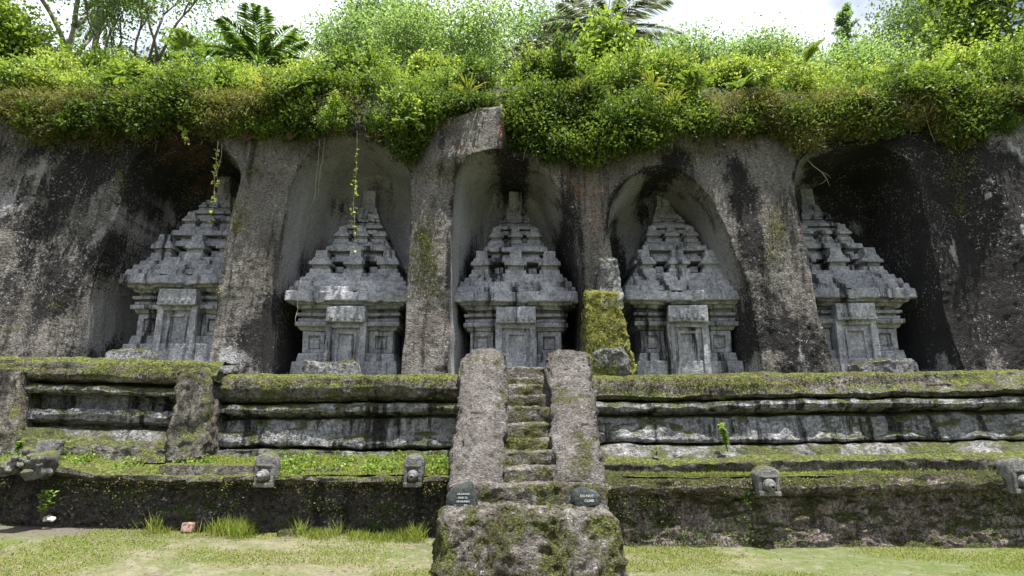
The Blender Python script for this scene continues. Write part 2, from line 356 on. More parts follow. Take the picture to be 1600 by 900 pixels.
def cliff_depth(X, Z):
    y = CY + CS * (Z - CZ)
    y = y + 1.6 * np.clip(Z - 8.28 - .22 * fbm(np.stack([X * .9, Z * 0, Z * 0], -1), 3, 4), 0, 9)
    # broad swells and the outer wings that come forward at their foot
    y = y + .16 * fbm(np.stack([X * .42, Z * 0 + 3.3, Z * .22], -1), 3, 5) + .05 * fbm(np.stack([X * 1.6, Z * 0, Z * .6], -1), 3, 8)
    y = y - .55 * sstep(8.2, 11.5, np.abs(X)) * (1 - .6 * sstep(3, 8, Z))
    y = y - .07 * np.abs(np.sin(X * 2.1 + .35 * Z * np.sign(X))) ** 6 * sstep(7.6, 9, np.abs(X))
    # broken hood of rock to the left of the middle niche
    xe, zb = front(790, 240)[0], front(760, 262)[2]
    hood = (1 - sstep(xe - .05, xe + .05, X)) * sstep(front(640, 300)[0], front(690, 300)[0], X) * sstep(zb - .5, zb + .15, Z)
    y = y - .38 * hood
    dos = []; inside = np.zeros(X.shape); lip = np.zeros(X.shape)
    for i, (o, n) in enumerate(NICHES):
        po = np.array([front(*p)[[0, 2]] for p in o]); ce = po.mean(0)
        pi = []
        for p, q in zip(n, po):
            if p is None: v = ce - q; pi.append(q + v / np.linalg.norm(v) * .14)
            else: pi.append(back(*p)[[0, 2]])
        po, pi = smooth_poly(po), smooth_poly(pi)
        m = (X > po[:, 0].min() - .1) & (X < po[:, 0].max() + .1) & (Z < po[:, 1].max() + .1)
        x, z = X[m], Z[m]
        wob = .05 * fbm(np.stack([x * 1.1, z * 0 + i, z * 1.1], -1), 2, 20 + i)
        do, di = -sdf(po, x, z) + wob, np.maximum(sdf(pi, x, z), 0)
        full = np.full(X.shape, -9.); full[m] = do; dos.append(full)
        t = np.clip(do, 0, 9) / (np.clip(do, 0, 9) + di + .02)
        yb = BY + BS * (z - CZ)
        prof = np.sin(np.clip(t, 0, 1) * math.pi / 2) ** .9
        yy = y[m]; y[m] = yy + np.maximum(yb - yy, .3) * prof * (do > 0)
        inside[m] = np.maximum(inside[m], np.where(do > 0, .35 + .65 * np.clip(do / .08, 0, 1) + np.clip((t - .9) * 10, 0, 1), 0))
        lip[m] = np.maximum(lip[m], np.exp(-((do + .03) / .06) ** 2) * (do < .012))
    return y, inside, lip, dos
xs = np.concatenate([np.linspace(-17, -11.6, 60, endpoint=False), np.arange(-11.6, 11.6, .03), np.linspace(11.6, 17, 60)])
zs = np.arange(2.35, 8.75, .032)
GX, GZ = np.meshgrid(xs, zs, indexing='ij')
_, _, _, DOS = cliff_depth(GX, GZ)
for D_ in DOS:                               # move grid columns onto the arch outlines so the edges stay crisp
    i_, j_ = np.where((D_[:-1] * D_[1:] < 0) & (D_[:-1] > -5) & (D_[1:] > -5))
    da, db = D_[i_, j_], D_[i_ + 1, j_]; f_ = da / (da - db); xc = GX[i_, j_] + f_ * (xs[i_ + 1] - xs[i_]); k_ = np.where(f_ < .5, i_, i_ + 1)
    GX[k_, j_] = xc + np.where(db > da, -1, 1) * .002
GY, INSIDE, LIP, _ = cliff_depth(GX, GZ)
CLIFF_GY = GY.copy()
P = np.stack([GX, GY, GZ], -1)
nrm = np.cross(np.gradient(P, axis=0), np.gradient(P, axis=1)); nrm = unit(nrm)
disp = .020 * fbm(P * np.array([3., 3, .9]), 4, 31) + .009 * fbm(P * 11, 3, 37, .6) - .010 * np.abs(fbm(P * 5.5, 3, 41))
P = P + nrm * (disp * np.clip(np.abs(nrm[..., 1]) * 1.4 - .25, .06, 1))[..., None]
# stains, niche shade painted dark on back walls and reveals, moss, bare red breaks: (kind, px, py, rx, ry, strength), read off the photo and fixed to the rock
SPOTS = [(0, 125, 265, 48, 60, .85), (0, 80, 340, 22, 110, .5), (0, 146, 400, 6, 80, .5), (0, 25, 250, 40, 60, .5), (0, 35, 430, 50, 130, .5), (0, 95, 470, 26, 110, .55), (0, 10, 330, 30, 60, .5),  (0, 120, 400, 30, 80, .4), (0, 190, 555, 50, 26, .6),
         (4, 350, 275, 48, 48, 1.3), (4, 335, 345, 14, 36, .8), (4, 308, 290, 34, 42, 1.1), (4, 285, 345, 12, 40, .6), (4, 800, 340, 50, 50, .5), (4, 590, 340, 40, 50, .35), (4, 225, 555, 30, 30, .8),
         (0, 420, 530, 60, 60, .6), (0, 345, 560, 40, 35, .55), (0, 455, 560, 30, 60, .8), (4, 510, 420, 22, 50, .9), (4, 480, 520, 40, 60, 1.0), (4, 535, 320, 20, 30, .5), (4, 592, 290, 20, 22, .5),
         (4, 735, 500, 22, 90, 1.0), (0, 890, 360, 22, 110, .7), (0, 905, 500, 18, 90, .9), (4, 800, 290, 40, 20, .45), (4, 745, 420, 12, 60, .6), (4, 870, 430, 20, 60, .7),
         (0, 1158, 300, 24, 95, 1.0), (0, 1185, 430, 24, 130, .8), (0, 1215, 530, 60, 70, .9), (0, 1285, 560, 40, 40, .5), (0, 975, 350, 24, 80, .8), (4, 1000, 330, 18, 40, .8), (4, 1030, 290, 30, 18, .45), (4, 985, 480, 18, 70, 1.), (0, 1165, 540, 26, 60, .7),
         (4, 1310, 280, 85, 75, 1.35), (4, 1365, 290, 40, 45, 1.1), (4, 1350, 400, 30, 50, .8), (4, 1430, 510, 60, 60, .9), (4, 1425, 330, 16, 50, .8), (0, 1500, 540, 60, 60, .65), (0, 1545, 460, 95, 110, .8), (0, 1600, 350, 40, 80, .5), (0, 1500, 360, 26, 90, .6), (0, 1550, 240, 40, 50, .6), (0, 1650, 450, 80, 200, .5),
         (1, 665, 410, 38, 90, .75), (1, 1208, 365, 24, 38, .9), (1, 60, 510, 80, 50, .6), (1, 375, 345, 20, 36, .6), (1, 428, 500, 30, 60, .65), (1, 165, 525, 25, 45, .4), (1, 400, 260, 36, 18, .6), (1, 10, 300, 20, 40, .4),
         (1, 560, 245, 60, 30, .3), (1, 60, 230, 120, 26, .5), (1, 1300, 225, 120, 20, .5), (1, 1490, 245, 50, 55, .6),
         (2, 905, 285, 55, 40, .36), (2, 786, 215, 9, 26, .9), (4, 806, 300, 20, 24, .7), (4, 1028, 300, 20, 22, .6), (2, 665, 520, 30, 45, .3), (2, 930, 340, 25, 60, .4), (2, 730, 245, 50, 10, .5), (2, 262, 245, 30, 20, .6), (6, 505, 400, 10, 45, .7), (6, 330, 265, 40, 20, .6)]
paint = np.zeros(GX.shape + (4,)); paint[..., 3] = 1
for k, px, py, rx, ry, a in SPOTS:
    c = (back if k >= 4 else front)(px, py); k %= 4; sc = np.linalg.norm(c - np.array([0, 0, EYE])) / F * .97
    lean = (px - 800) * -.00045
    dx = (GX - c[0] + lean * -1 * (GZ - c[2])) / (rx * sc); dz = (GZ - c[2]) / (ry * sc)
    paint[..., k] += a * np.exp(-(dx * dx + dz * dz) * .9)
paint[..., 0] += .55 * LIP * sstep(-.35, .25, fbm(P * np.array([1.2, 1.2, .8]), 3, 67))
paint[..., :3] *= (.85 + .4 * fbm(P * 1.7, 3, 61))[..., None]
ins_ = INSIDE * (1 - .8 * np.clip(INSIDE - 1, 0, 1)); paint[..., 3] = np.clip(ins_, 0, 1)  # reveals coloured as smooth carved rock, paled further to make up for little light
for px, py, rx, ry, a in ((1560, 330, 24, 60, .8), (1515, 290, 16, 50, .6), (1590, 240, 30, 30, .8), (1480, 370, 12, 60, .6), (1560, 545, 26, 12, .35), (1240, 540, 18, 30, .5), (1150, 545, 12, 40, .6), (355, 560, 40, 22, .5), (40, 300, 22, 60, .5), (175, 330, 10, 70, .4)):
    c = front(px, py); sc = .0133; lean = (px - 800) * -.00045
    g_ = np.exp(-((((GX - c[0]) - lean * (GZ - c[2])) / (rx * sc)) ** 2 + ((GZ - c[2]) / (ry * sc)) ** 2) * .9) * sstep(-.15, .45, fbm(P * np.array([4, 4, 1.6]), 4, 66, .65))
    paint[..., 3] = np.maximum(paint[..., 3], np.clip(a * 1.4 * g_, 0, 1)); paint[..., 0] *= 1 - .8 * np.clip(a * 1.6 * g_, 0, 1)
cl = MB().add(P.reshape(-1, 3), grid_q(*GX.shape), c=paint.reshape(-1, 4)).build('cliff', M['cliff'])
tag(cl, kind='structure')
from_front = lambda x, z: float(np.interp(z, zs, CLIFF_GY[np.clip(np.searchsorted(xs, x), 0, len(xs) - 1)]))

# ------------------------------------------------------------------ ground
t = NT('courtyard_turf'); PP = t.pos()
g1 = t.noise(PP, .55, 7, .65); g2 = t.noise(PP, 3.5, 8, .75); g3 = t.noise(PP, 24, 5, .75)
col = t.mix(t.ramp(g1, .40, .60), (.15, .135, .085), (.085, .108, .036))
col = t.mix(t.ramp(g2, .50, .60, 0, .8), col, (.18, .168, .118))
col = t.mix(t.ramp(g2, .46, .38, 0, .75), col, (.085, .11, .028))
col = t.mix(t.ramp(t.noise(PP, 1.3, 7, .75), .56, .64, 0, .9), col, (.10, .085, .065))
xyz = t.n('ShaderNodeSeparateXYZ', {0: PP}).outputs
wd_ = t.math('MULTIPLY', t.ramp(t.math('ADD', xyz[1], t.math('MULTIPLY', g2, 1.6)), 9.9, 10.5), t.ramp(xyz[0], -3.5, -6.5))
col = t.mix(t.math('MULTIPLY', wd_, .9), col, (.10, .088, .075))
col = t.mix(t.ramp(xyz[0], 1.5, 6, 0, .45), col, (.085, .115, .035))
col = t.mix(t.ramp(g3, .52, .62, 0, .75), col, (.045, .042, .022))
bp = t.n('ShaderNodeBump', {'Strength': .7, 'Distance': .03, 'Height': t.math('ADD', g2, t.math('MULTIPLY', g3, .5))})
b = t.n('ShaderNodeBsdfPrincipled', {'Base Color': col, 'Roughness': .95, 'Normal': bp.outputs[0]}); b.inputs['Specular IOR Level'].default_value = .1
t.t.links.new(b.outputs[0], t.out.inputs[0]); M['turf'] = t.m
def ground_z(x, y):
    x, y = np.asarray(x, float), np.asarray(y, float)
    return .03 + (.035 * np.clip(1 - x, 0, 11)) * sstep(6.5, 10, y) + .025 * fbm(np.stack([x * .7, y * .7, x * 0], -1), 3, 3) + .008 * fbm(np.stack([x * 5, y * 5, x * 0], -1), 2, 9)
gx = np.concatenate([np.linspace(-300, -13, 20, endpoint=False), np.linspace(-13, 13, 330), np.linspace(13.5, 300, 20)])
gy = np.concatenate([np.linspace(-120, 4, 20, endpoint=False), np.linspace(4, 11, 160), np.linspace(11.5, 300, 20)])
X, Y = np.meshgrid(gx, gy, indexing='ij')
near = sstep(40, 13, np.abs(X)) * sstep(-10, 4, Y) * sstep(25, 11, Y)
Z = ground_z(np.clip(X, -13, 13), np.clip(Y, 0, 11)) * near - .02 * (1 - near)
tag(MB().add(np.stack([X, Y, Z], -1), grid_q(*X.shape)).build('courtyard', M['turf']), kind='structure')

# ------------------------------------------------------------------ terrace walls: moulded profiles run along the cliff foot
def run_wall(root, part, prof, x0, x1, mat, seed, wob=.03, fine=.024, rise=None, cell=.035):
    """prof = [(py, Y)] from top to bottom"""
    seed = seed // 10 * 10; wob = .04
    pr = np.array([(Y, zY(py, Y)) for py, Y in prof]); seg = np.hypot(*np.diff(pr, axis=0).T); L = np.concatenate([[0], np.cumsum(seg)])
    s = np.unique(np.concatenate([np.linspace(0, L[-1], max(3, int(L[-1] / .022))), L]))
    yy, zz = np.interp(s, L, pr[:, 0]), np.interp(s, L, pr[:, 1])
    x = np.linspace(x0, x1, int((x1 - x0) / cell) + 2)
    GXw, GYw = np.meshgrid(x, yy, indexing='ij'); GZw = np.broadcast_to(zz, GXw.shape).copy()
    if rise is not None: dz, dy = rise(GXw); GZw = GZw + dz; GYw = GYw + dy
    V = np.stack([GXw, GYw, GZw], -1)
    D = vfbm(V * np.array([.45, 2, 2]), 3, seed) * wob + vfbm(V * np.array([3.5, 7, 7]), 3, seed + 5, .6) * fine
    lump = np.abs(fbm(V * np.array([2.2, 3, 3]), 3, seed + 9)) ** 1.5 * wob * .9
    V = V + D * np.array([.5, 1, .9]); V[..., 1] += lump
    return MB().add(V.reshape(-1, 3), grid_q(*GXw.shape, flip=True)).build(part, mat, root)
def XY(px, py, Y): return at_Y(px, py, Y)[0]
# upper wall, left long stretch
xa, xb = XY(312, 650, 11.3), -.80
w = empty('retaining_wall', (-3, 11.4, 1.3), 'long mossy upper retaining wall with pale panels left of the staircase', 'wall')
run_wall(w, 'coping', [(588, 12.2), (586, 11.6), (590, 11.44), (606, 11.36), (620, 11.40), (626, 11.50), (629, 11.75)], xa, xb, M['coping'], 101, .05)
run_wall(w, 'moulding', [(629, 11.75), (632, 11.42), (638, 11.36), (644, 11.38), (648, 11.52), (653, 11.66)], xa, xb, M['terrace'], 102, .02)
run_wall(w, 'panel', [(653, 11.66), (656, 11.52), (675, 11.44), (690, 11.38), (695, 11.38), (697, 11.44), (700, 11.7)], xa, xb, M['terrace'], 103, .02)
run_wall(w, 'plinth', [(700, 11.7), (703, 11.34), (712, 11.30), (728, 11.26)], xa, xb, M['plinth'], 104, .02)
# upper wall, left end bay, higher and further forward
xa, xb = XY(-60, 620, 11.1), XY(300, 640, 11.1)
w = empty('retaining_wall', (-7.6, 11.2, 1.3), 'stepped left upper wall bay with dark slots, between two slanted mossy piers', 'wall')
ris = lambda x: (.03 * np.clip(-x - 6, 0, 4), 0 * x)
run_wall(w, 'coping', [(570, 12.3), (566, 11.4), (571, 11.22), (588, 11.14), (598, 11.18), (603, 11.50)], xa, XY(342, 580, 11.2), M['coping'], 111, .05, rise=ris)
run_wall(w, 'moulding', [(603, 11.50), (607, 11.20), (613, 11.14), (618, 11.18), (622, 11.48)], xa, xb, M['terrace'], 112, .02, rise=ris)
run_wall(w, 'panel', [(622, 11.48), (642, 11.46), (645, 11.16), (653, 11.12), (662, 11.16), (666, 11.42)], xa, xb, M['terrace'], 113, .02, rise=ris)
run_wall(w, 'plinth', [(666, 11.42), (671, 11.40), (674, 11.12), (684, 11.05), (688, 11.02)], xa, xb, M['plinth'], 114, .03, rise=ris)
run_wall(w, 'footing', [(688, 11.02), (691, 10.92), (704, 10.85), (725, 10.8)], xa, xb, M['coping'], 115, .03, rise=ris)
# piers
for lab, a in (('slanted mossy pier between left end bay and long pale wall', (282, 330, 258, 316)), ('broad mossy pier at the left edge of the photo', (-60, 38, -70, 24))):
    x0, x1 = XY(a[0], 572, 11.15), XY(a[1], 572, 11.15); x2, x3 = XY(a[2], 708, 10.75), XY(a[3], 708, 10.75)
    mb = MB(); rbox(mb, (x2, x3, 10.72, 11.6), (x0, x1, 11.05, 11.7), zY(722, 10.8), zY(575, 11.1), .07, .045); mb.displace(weather(120 + int(a[0]), .018, .04))
    tag(mb.build('stone_pier', M['coping']), lab, 'pier')
# upper wall right
xa, xb = 1.28, 14.5
w = empty('retaining_wall', (6, 11.4, 1.3), 'long upper retaining wall right of the staircase, grey panels patched with moss', 'wall')
ris = lambda x: (.012 * np.clip(x - 3, 0, 12), -.035 * np.clip(x - 4, 0, 12))
run_wall(w, 'coping', [(588, 12.2), (585, 11.64), (590, 11.50), (605, 11.42), (618, 11.34), (624, 11.40), (627, 11.7)], xa, xb, M['coping'], 131, .06, rise=ris)
run_wall(w, 'moulding', [(627, 11.7), (629, 11.34), (636, 11.30), (641, 11.34), (646, 11.52), (650, 11.66)], xa, xb, M['terrace'], 132, .025, rise=ris)
run_wall(w, 'panel', [(650, 11.66), (654, 11.48), (672, 11.40), (688, 11.32), (692, 11.34), (695, 11.64)], xa, xb, M['terrace'], 133, .025, rise=ris)
run_wall(w, 'plinth', [(695, 11.64), (697, 11.30), (706, 11.14), (712, 11.05), (716, 11.0), (730, 10.98)], xa, xb, M['plinth'], 134, .03, rise=ris)
k = empty('stone_kerb', (6, 10.9, 1.2), 'low mossy stone kerb along the ledge, right of the staircase', 'kerb')
run_wall(k, 'kerb_face', [(711, 11.2), (714, 10.92), (718, 10.72), (723, 10.64), (736, 10.66), (748, 10.68)], xa, xb, M['coping'], 141, .04, rise=ris)
# lower walls
w = empty('retaining_wall', (-5, 10.1, 0), 'low dark damp wall left of the staircase, fringed with grass', 'wall')
ris = lambda x: (.012 * np.clip(-x - 3, 0, 9) + .10 * sstep(-6.2, -7.0, x), -.05 * sstep(-6.2, -7, x))
run_wall(w, 'coping', [(738, 10.8), (741, 10.20), (746, 10.05), (752, 10.04), (757, 10.16)], -13, -.72, M['coping'], 151, .05, rise=ris)
run_wall(w, 'wall_face', [(757, 10.16), (762, 10.22), (800, 10.20), (840, 10.16), (890, 10.1)], -13, -.66, M['lower_dark'], 152, .06, .03, rise=ris)
w = empty('retaining_wall', (6, 10, 0), 'low brown crumbling wall right of the staircase', 'wall')
ris = lambda x: (.012 * np.clip(x - 3, 0, 12), -.02 * np.clip(x - 4, 0, 12))
run_wall(w, 'coping', [(741, 10.9), (744, 10.25), (750, 10.02), (762, 9.94), (770, 9.98), (775, 10.10)], 1.1, 14.5, M['lower_brown'], 161, .05, .035, rise=ris)
run_wall(w, 'wall_face', [(775, 10.10), (800, 10.08), (840, 10.0), (862, 9.94), (900, 9.9)], 1.05, 14.5, M['lower_brown'], 162, .07, .045, rise=ris)
# ground of the ledge and of the terrace
M['ledge'] = stone('mossy_ledge_soil', (.15, .12, .07), (.2, .17, .09), dark=.2, moss=.95, lichen=.1, streak=.1, up=.3, mosscol=((.10, .13, .025), (.2, .24, .05)))
def ledge_z(x, y):
    zl = zY(741, 10.2) + (zY(714, 11.25) - zY(741, 10.2)) * sstep(10.15, 11.2, y) + .11 * sstep(-6.2, -7, x)
    zr = zY(744, 10.25) + .012 * np.clip(x - 3, 0, 12) + .03 * sstep(10.3, 10.8, y)
    return np.where(x < 0, zl, zr) + .015 * fbm(np.stack([x * 3, y * 3, x * 0], -1), 3, 77)
X, Y = np.meshgrid(np.linspace(-13, 14.5, 700), np.linspace(10.14, 11.7, 40), indexing='ij')
tag(MB().add(np.stack([X, Y, ledge_z(X, Y) - .01], -1), grid_q(*X.shape)).build('ledge', M['ledge']), kind='structure')
X, Y = np.meshgrid(np.linspace(-15, 15, 400), np.linspace(11.75, 15.5, 50), indexing='ij')
tag(MB().add(np.stack([X, Y, 2.66 + .02 * fbm(np.stack([X, Y, X * 0], -1), 3, 71) - .10 * sstep(12.1, 11.75, Y)], -1), grid_q(*X.shape)).build('terrace_floor', M['ledge']), kind='structure')

# ------------------------------------------------------------------ staircase
st = empty('stone_staircase', (.2, 7.9, 0), 'steep stone staircase with two thick rounded balustrades up to the terrace', 'staircase')
mb = MB(); rbox(mb, (-.93, 1.30, 7.62, 9.2), (-.86, 1.22, 7.92, 9.2), -.15, zY(797, 7.95), .13, .04); mb.displace(weather(201, .026, .045)); mb.build('base_block', M['stair_moss'], st)
treads = [(757, 8.50), (729, 8.92), (705, 9.28), (684, 9.63), (661, 10.0), (636, 10.4), (618, 10.72), (602, 11.0), (589, 11.3), (574, 11.7)]
zprev = zY(797, 7.95) - .15
for i, (py, Y) in enumerate(treads):
    z = zY(py, Y); xa, xb = ((-.83, 1.22) if i == 0 else (-.14, .70))
    mb = MB(); rbox(mb, (xa, xb, Y - .06, Y + .95), (xa + .02, xb - .02, Y, Y + .95), zprev - .02, z, .045, .035); mb.displace(weather(210 + i, .016, .024))
    mb.build('step', M['stair_moss'], st); zprev = z - .12
for sgn, (xb0, xb1, xt0, xt1) in ((-1, (-.80, -.11, -.93, -.09)), (1, (.55, 1.19, .63, 1.42))):
    Ys = np.concatenate([np.linspace(8.62, 11.2, 75), np.linspace(11.23, 12.0, 22)])
    na = 46; V = []
    for Y in Ys:
        f = (Y - 8.62) / (11.6 - 8.62); zt = 1.02 + (min(Y, 11.35) - 8.62) * .765
        if Y > 11.3: zt -= .9 * ((Y - 11.3) / .7) ** 2
        if Y < 8.9: zt -= .10 * ((8.9 - Y) / .28) ** 2
        x0, x1 = xb0 + (xt0 - xb0) * f, xb1 + (xt1 - xb1) * f; c, hw = (x0 + x1) / 2, (x1 - x0) / 2
        a = np.linspace(math.pi, 0, 26); ca, sa = np.cos(a), np.sin(a)
        tx = c + hw * np.sign(ca) * np.abs(ca) ** .55; tz = zt - .24 + .24 * np.abs(sa) ** .6
        lo = np.linspace(.5, zt - .24, 14)[:-1] if zt - .24 > .55 else np.linspace(.5, .54, 14)[:-1]
        xs_ = np.concatenate([np.full(13, c - hw), tx, np.full(13, c + hw)]); zz_ = np.concatenate([lo, tz, lo[::-1]])
        V.append(np.stack([xs_, np.full(len(xs_), Y), zz_], -1))
    V = np.array(V); nv = V.shape[1]
    mb = MB().add(V.reshape(-1, 3), grid_q(len(Ys), nv)); 
    fr = V[0]; cen = fr.mean(0); mb.add(np.concatenate([fr, [cen]]), T=[(i, i + 1, nv) for i in range(nv - 1)])
    mb.displace(weather(230 + sgn, .030, .045)); mb.build('balustrade', M['stair'], st)

# ------------------------------------------------------------------ shrines (candi) carved in the niches
PC = 806
def dep(Y, z): return Y * math.cos(PITCH) + (z - EYE) * math.sin(PITCH)
def shrine(cx, dz, sc, seed, label, cut=None):
    root = empty('rock_cut_shrine', (cx, 12.95, 2.66), label, 'shrine', 'rock-cut shrines in the cliff niches')
    YB = 15.2
    def blk(mb, y0, y1, h0, h1, Yt, Yb, xc=0., r=.016, back=YB):
        """y0, y1 = top and bottom rows, h0, h1 = half widths there in photo pixels of the middle shrine"""
        zt, zb = zY(y0, Yt), zY(y1, Yb); kt, kb = dep(Yt, zt) / F * sc, dep(Yb, zb) / F * sc
        rbox(mb, (cx + (xc - h1) * kb, cx + (xc + h1) * kb, Yb, back), (cx + (xc - h0) * kt, cx + (xc + h0) * kt, Yt, back), zb + dz, zt + dz, r, .05)
    wf = weather(seed, .003, .006, .012)
    def part(name, fn, par=root, f=wf):
        mb = MB(); fn(mb); mb.displace(f); return mb.build(name, M['shrine'], par)
    def base(mb):
        blk(mb, 566, 600, 82, 86, 13.02, 13.00); blk(mb, 553, 567, 75, 78, 13.14, 13.12)
    part('base', base)
    def body(mb):
        blk(mb, 517, 555, 71, 72, 13.30, 13.30)
        for s in (-1, 1):     # raised frames round the side panels
            for xc, h in ((s * 66.5, 4.5), (s * 38.5, 4.5)): blk(mb, 519, 553, h, h, 13.23, 13.23, xc, .012, 13.5)
            blk(mb, 519, 526, 18, 18, 13.235, 13.235, s * 52, .012, 13.5); blk(mb, 547, 553, 18, 18, 13.235, 13.235, s * 52, .012, 13.5)
            blk(mb, 530, 546, 7.5, 7.5, 13.26, 13.26, s * 52, .012, 13.5)
    part('body', body)
    def mould(mb):
        blk(mb, 504, 511, 82, 82, 13.10, 13.12); blk(mb, 510, 518, 79, 75, 13.18, 13.22)
    part('moulding', mould)
    def neck(mb):
        blk(mb, 482, 505, 76, 76, 13.30, 13.30); blk(mb, 490, 495, 82, 81, 13.17, 13.18); blk(mb, 499, 504, 79, 79, 13.22, 13.22, r=.012)
    part('frieze', neck)
    def corn(mb):
        blk(mb, 476, 484, 84, 80, 13.12, 13.18, r=.01); blk(mb, 470, 477, 90, 87, 13.02, 13.06, r=.012); blk(mb, 455, 471, 97, 98.5, 12.96, 12.93, r=.03)
    part('cornice', corn, f=weather(seed + 7, .005, .012, .05))
    def door(mb):
        blk(mb, 504, 600, 24, 27, 13.10, 13.04, r=.015)
        for s in (-1, 1): blk(mb, 504, 600, 5, 6, 13.02, 12.96, s * 27, .015); blk(mb, 522, 600, 2.5, 2.5, 13.055, 13.00, s * 14, .008, 13.4)
        blk(mb, 504, 513, 22, 22, 13.03, 13.025, r=.012, back=13.4); blk(mb, 519, 523, 16.5, 16.5, 13.055, 13.05, r=.008, back=13.4)
    d = part('false_door', door, f=weather(seed + 1, .004, .008))
    def lint(mb):
        blk(mb, 479, 505, 30.5, 31.5, 12.95, 12.93, r=.02)
        for i in range(5): blk(mb, 494, 500, 2.6, 2.6, 12.91, 12.91, (i - 2) * 11, .01, 13.2)
    part('lintel', lint, d, weather(seed + 2, .004, .008))
    gq = np.random.default_rng(seed)
    def roof(mb):
        for y0, y1, h, Yt in ((448, 456, 94, 13.06), (440, 449, 88, 13.16), (434, 441, 81, 13.26), (428, 435, 74, 13.36)): blk(mb, y0, y1, h - 1.5, h + .5, Yt + .03, Yt, r=.012)
    part('roof_slab', roof, f=weather(seed + 3, .003, .007, .010))
    tiers = [  # courses (rows, half width, depth); turrets (rows, half width, offsets, depth)
        (((409, 430, 50, 14.0), (402, 410, 40, 13.62), (398, 403, 37, 13.74), (392, 399, 54, 13.82), (385, 393, 50, 13.66), (379, 386, 44, 13.84)), (392, 429, 17, (-53, 0, 53), 13.42)),
        (((366, 380, 30, 14.24), (361, 367, 23, 14.00), (357, 362, 30, 14.12), (353, 358, 31, 13.98), (349, 354, 26, 14.12)), (355, 380, 11.5, (-29.5, 0, 29.5), 13.86)),
        (((346, 353, 19, 14.40), (342, 347, 14, 14.24), (336, 343, 20, 14.24), (332, 337, 16, 14.36), (328, 333, 14.5, 14.40)), (340, 353, 6.4, (-19, 0, 19), 14.12))]
    for ti, (courses, tu) in enumerate(tiers):
        def core(mb):
            for y0, y1, h, Yt in courses: blk(mb, y0, y1, h - .8, h + .6, Yt + .02, Yt, r=.010)
            q0, q1, qw, qo, qY = tu
            for s_ in (-1, 1): blk(mb, q0 + (q1 - q0) * .72, q1 - (q1 - q0) * .04, qw * .36, qw * .40, qY + .24, qY + .22, s_ * qo[2] / 2, .008)
        tr = part('roof_tier', core, f=weather(seed + 4 + ti, .003, .007, .012))
        a0, a1, hw, offs, Yt = tu; H = a1 - a0
        for xo in offs:
            worn = gq.random() < .22
            def turret(mb):
                if not worn: blk(mb, a0, a0 + H * .31, hw * .50, hw * .58, Yt + .07, Yt + .05, xo, .010)
                blk(mb, a0 + H * .30, a0 + H * .45, hw * .70, hw * .84, Yt + .04, Yt + .0, xo, .010)
                blk(mb, a0 + H * .44, a0 + H * .60, hw * .98, hw * 1.03, Yt - .02, Yt - .03, xo, .010)
                blk(mb, a0 + H * .59, a0 + H * .80, hw * .78, hw * .74, Yt + .04, Yt + .05, xo, .010)
                blk(mb, a0 + H * .79, a1 + 1, hw * .92, hw * .98, Yt + .0, Yt - .02, xo, .010)
            part('turret', turret, tr, weather(seed + 5, .003, .007, .010))
    def fin(mb):
        blk(mb, 299, 327, 10, 10.5, 14.50, 14.47, r=.02); blk(mb, 325, 331, 13, 14, 14.44, 14.42, r=.01)
    part('finial', fin)
    return root
shrine(.08, 0, 1.0, 310, 'carved grey stone shrine in the middle niche, at the top of the staircase')
shrine(-3.42, .02, 1.0, 330, 'carved grey stone shrine in the second niche from the left, behind dangling roots')
shrine(3.62, .03, 1.0, 350, 'carved grey stone shrine in the fourth niche from the left, behind the moss-covered rock hump')
shrine(-6.92, .38, .97, 370, 'carved grey stone shrine in the leftmost niche, its right side hidden by rock')
shrine(7.08, .08, 1.0, 390, 'carved grey stone shrine in the dark rightmost niche, its left side hidden by rock')

# ------------------------------------------------------------------ loose stones
def boulder(name, px0, px1, py0, py1, Y, depth, mat, seed, label, cat, group=None, r=.06, low=.05, fine=.015, taper=.85, cell=.04, parent=None):
    a, b = at_Y(px0, py1, Y), at_Y(px1, py0, Y); c = (a[0] + b[0]) / 2; h = (b[0] - a[0]) / 2
    mb = MB(); rbox(mb, (c - h, c + h, Y, Y + depth), (c - h * taper, c + h * taper, Y + .04, Y + depth * .95), a[2], b[2], r, cell); mb.displace(weather(seed, fine, low))
    return tag(mb.build(name, mat), label, cat, group)
boulder('stone_slab', 155, 228, 546, 572, 12.30, .7, M['boulder'], 401, 'low weathered stone slab in front of the leftmost shrine', 'slab')
boulder('stone_slab', 466, 556, 563, 592, 12.25, .6, M['boulder'], 402, 'grey stone slab in front of the shrine behind the dangling roots', 'slab')
boulder('stone_slab', 1350, 1441, 562, 592, 12.25, .6, M['boulder'], 403, 'grey stone slab before the rightmost shrine', 'slab', taper=.93)
boulder('boulder', 921, 993, 536, 592, 12.02, .6, M['boulder'], 404, 'rough grey boulder at the foot of the moss-covered pillar between two shrines', 'boulder', r=.3, low=.1, taper=.72)
boulder('standing_stone', 938, 972, 403, 485, 12.36, .7, M['boulder'], 405, 'upright grey block leaning on the pillar above its bright moss', 'stone', r=.06, low=.05, taper=.8)
M['hump'] = stone('moss_covered_rock', (.16, .15, .1), (.2, .18, .12), dark=.2, moss=1.1, lichen=.2, streak=.1, up=.4, mosscol=((.15, .17, .04), (.34, .35, .10)))
h0, h1, h2, h3 = at_Y(912, 590, 12.16), at_Y(994, 590, 12.16), at_Y(917, 452, 12.3), at_Y(970, 452, 12.3); mb = MB()
rbox(mb, (h0[0], h1[0], 12.14, 13.0), (h2[0], h3[0], 12.34, 13.1), h0[2], h2[2], .10, .035); mb.displace(weather(406, .03, .05))
tag(mb.build('rock_hump', M['hump']), 'bright moss-covered foot of the pillar beside the middle niche', 'rock')
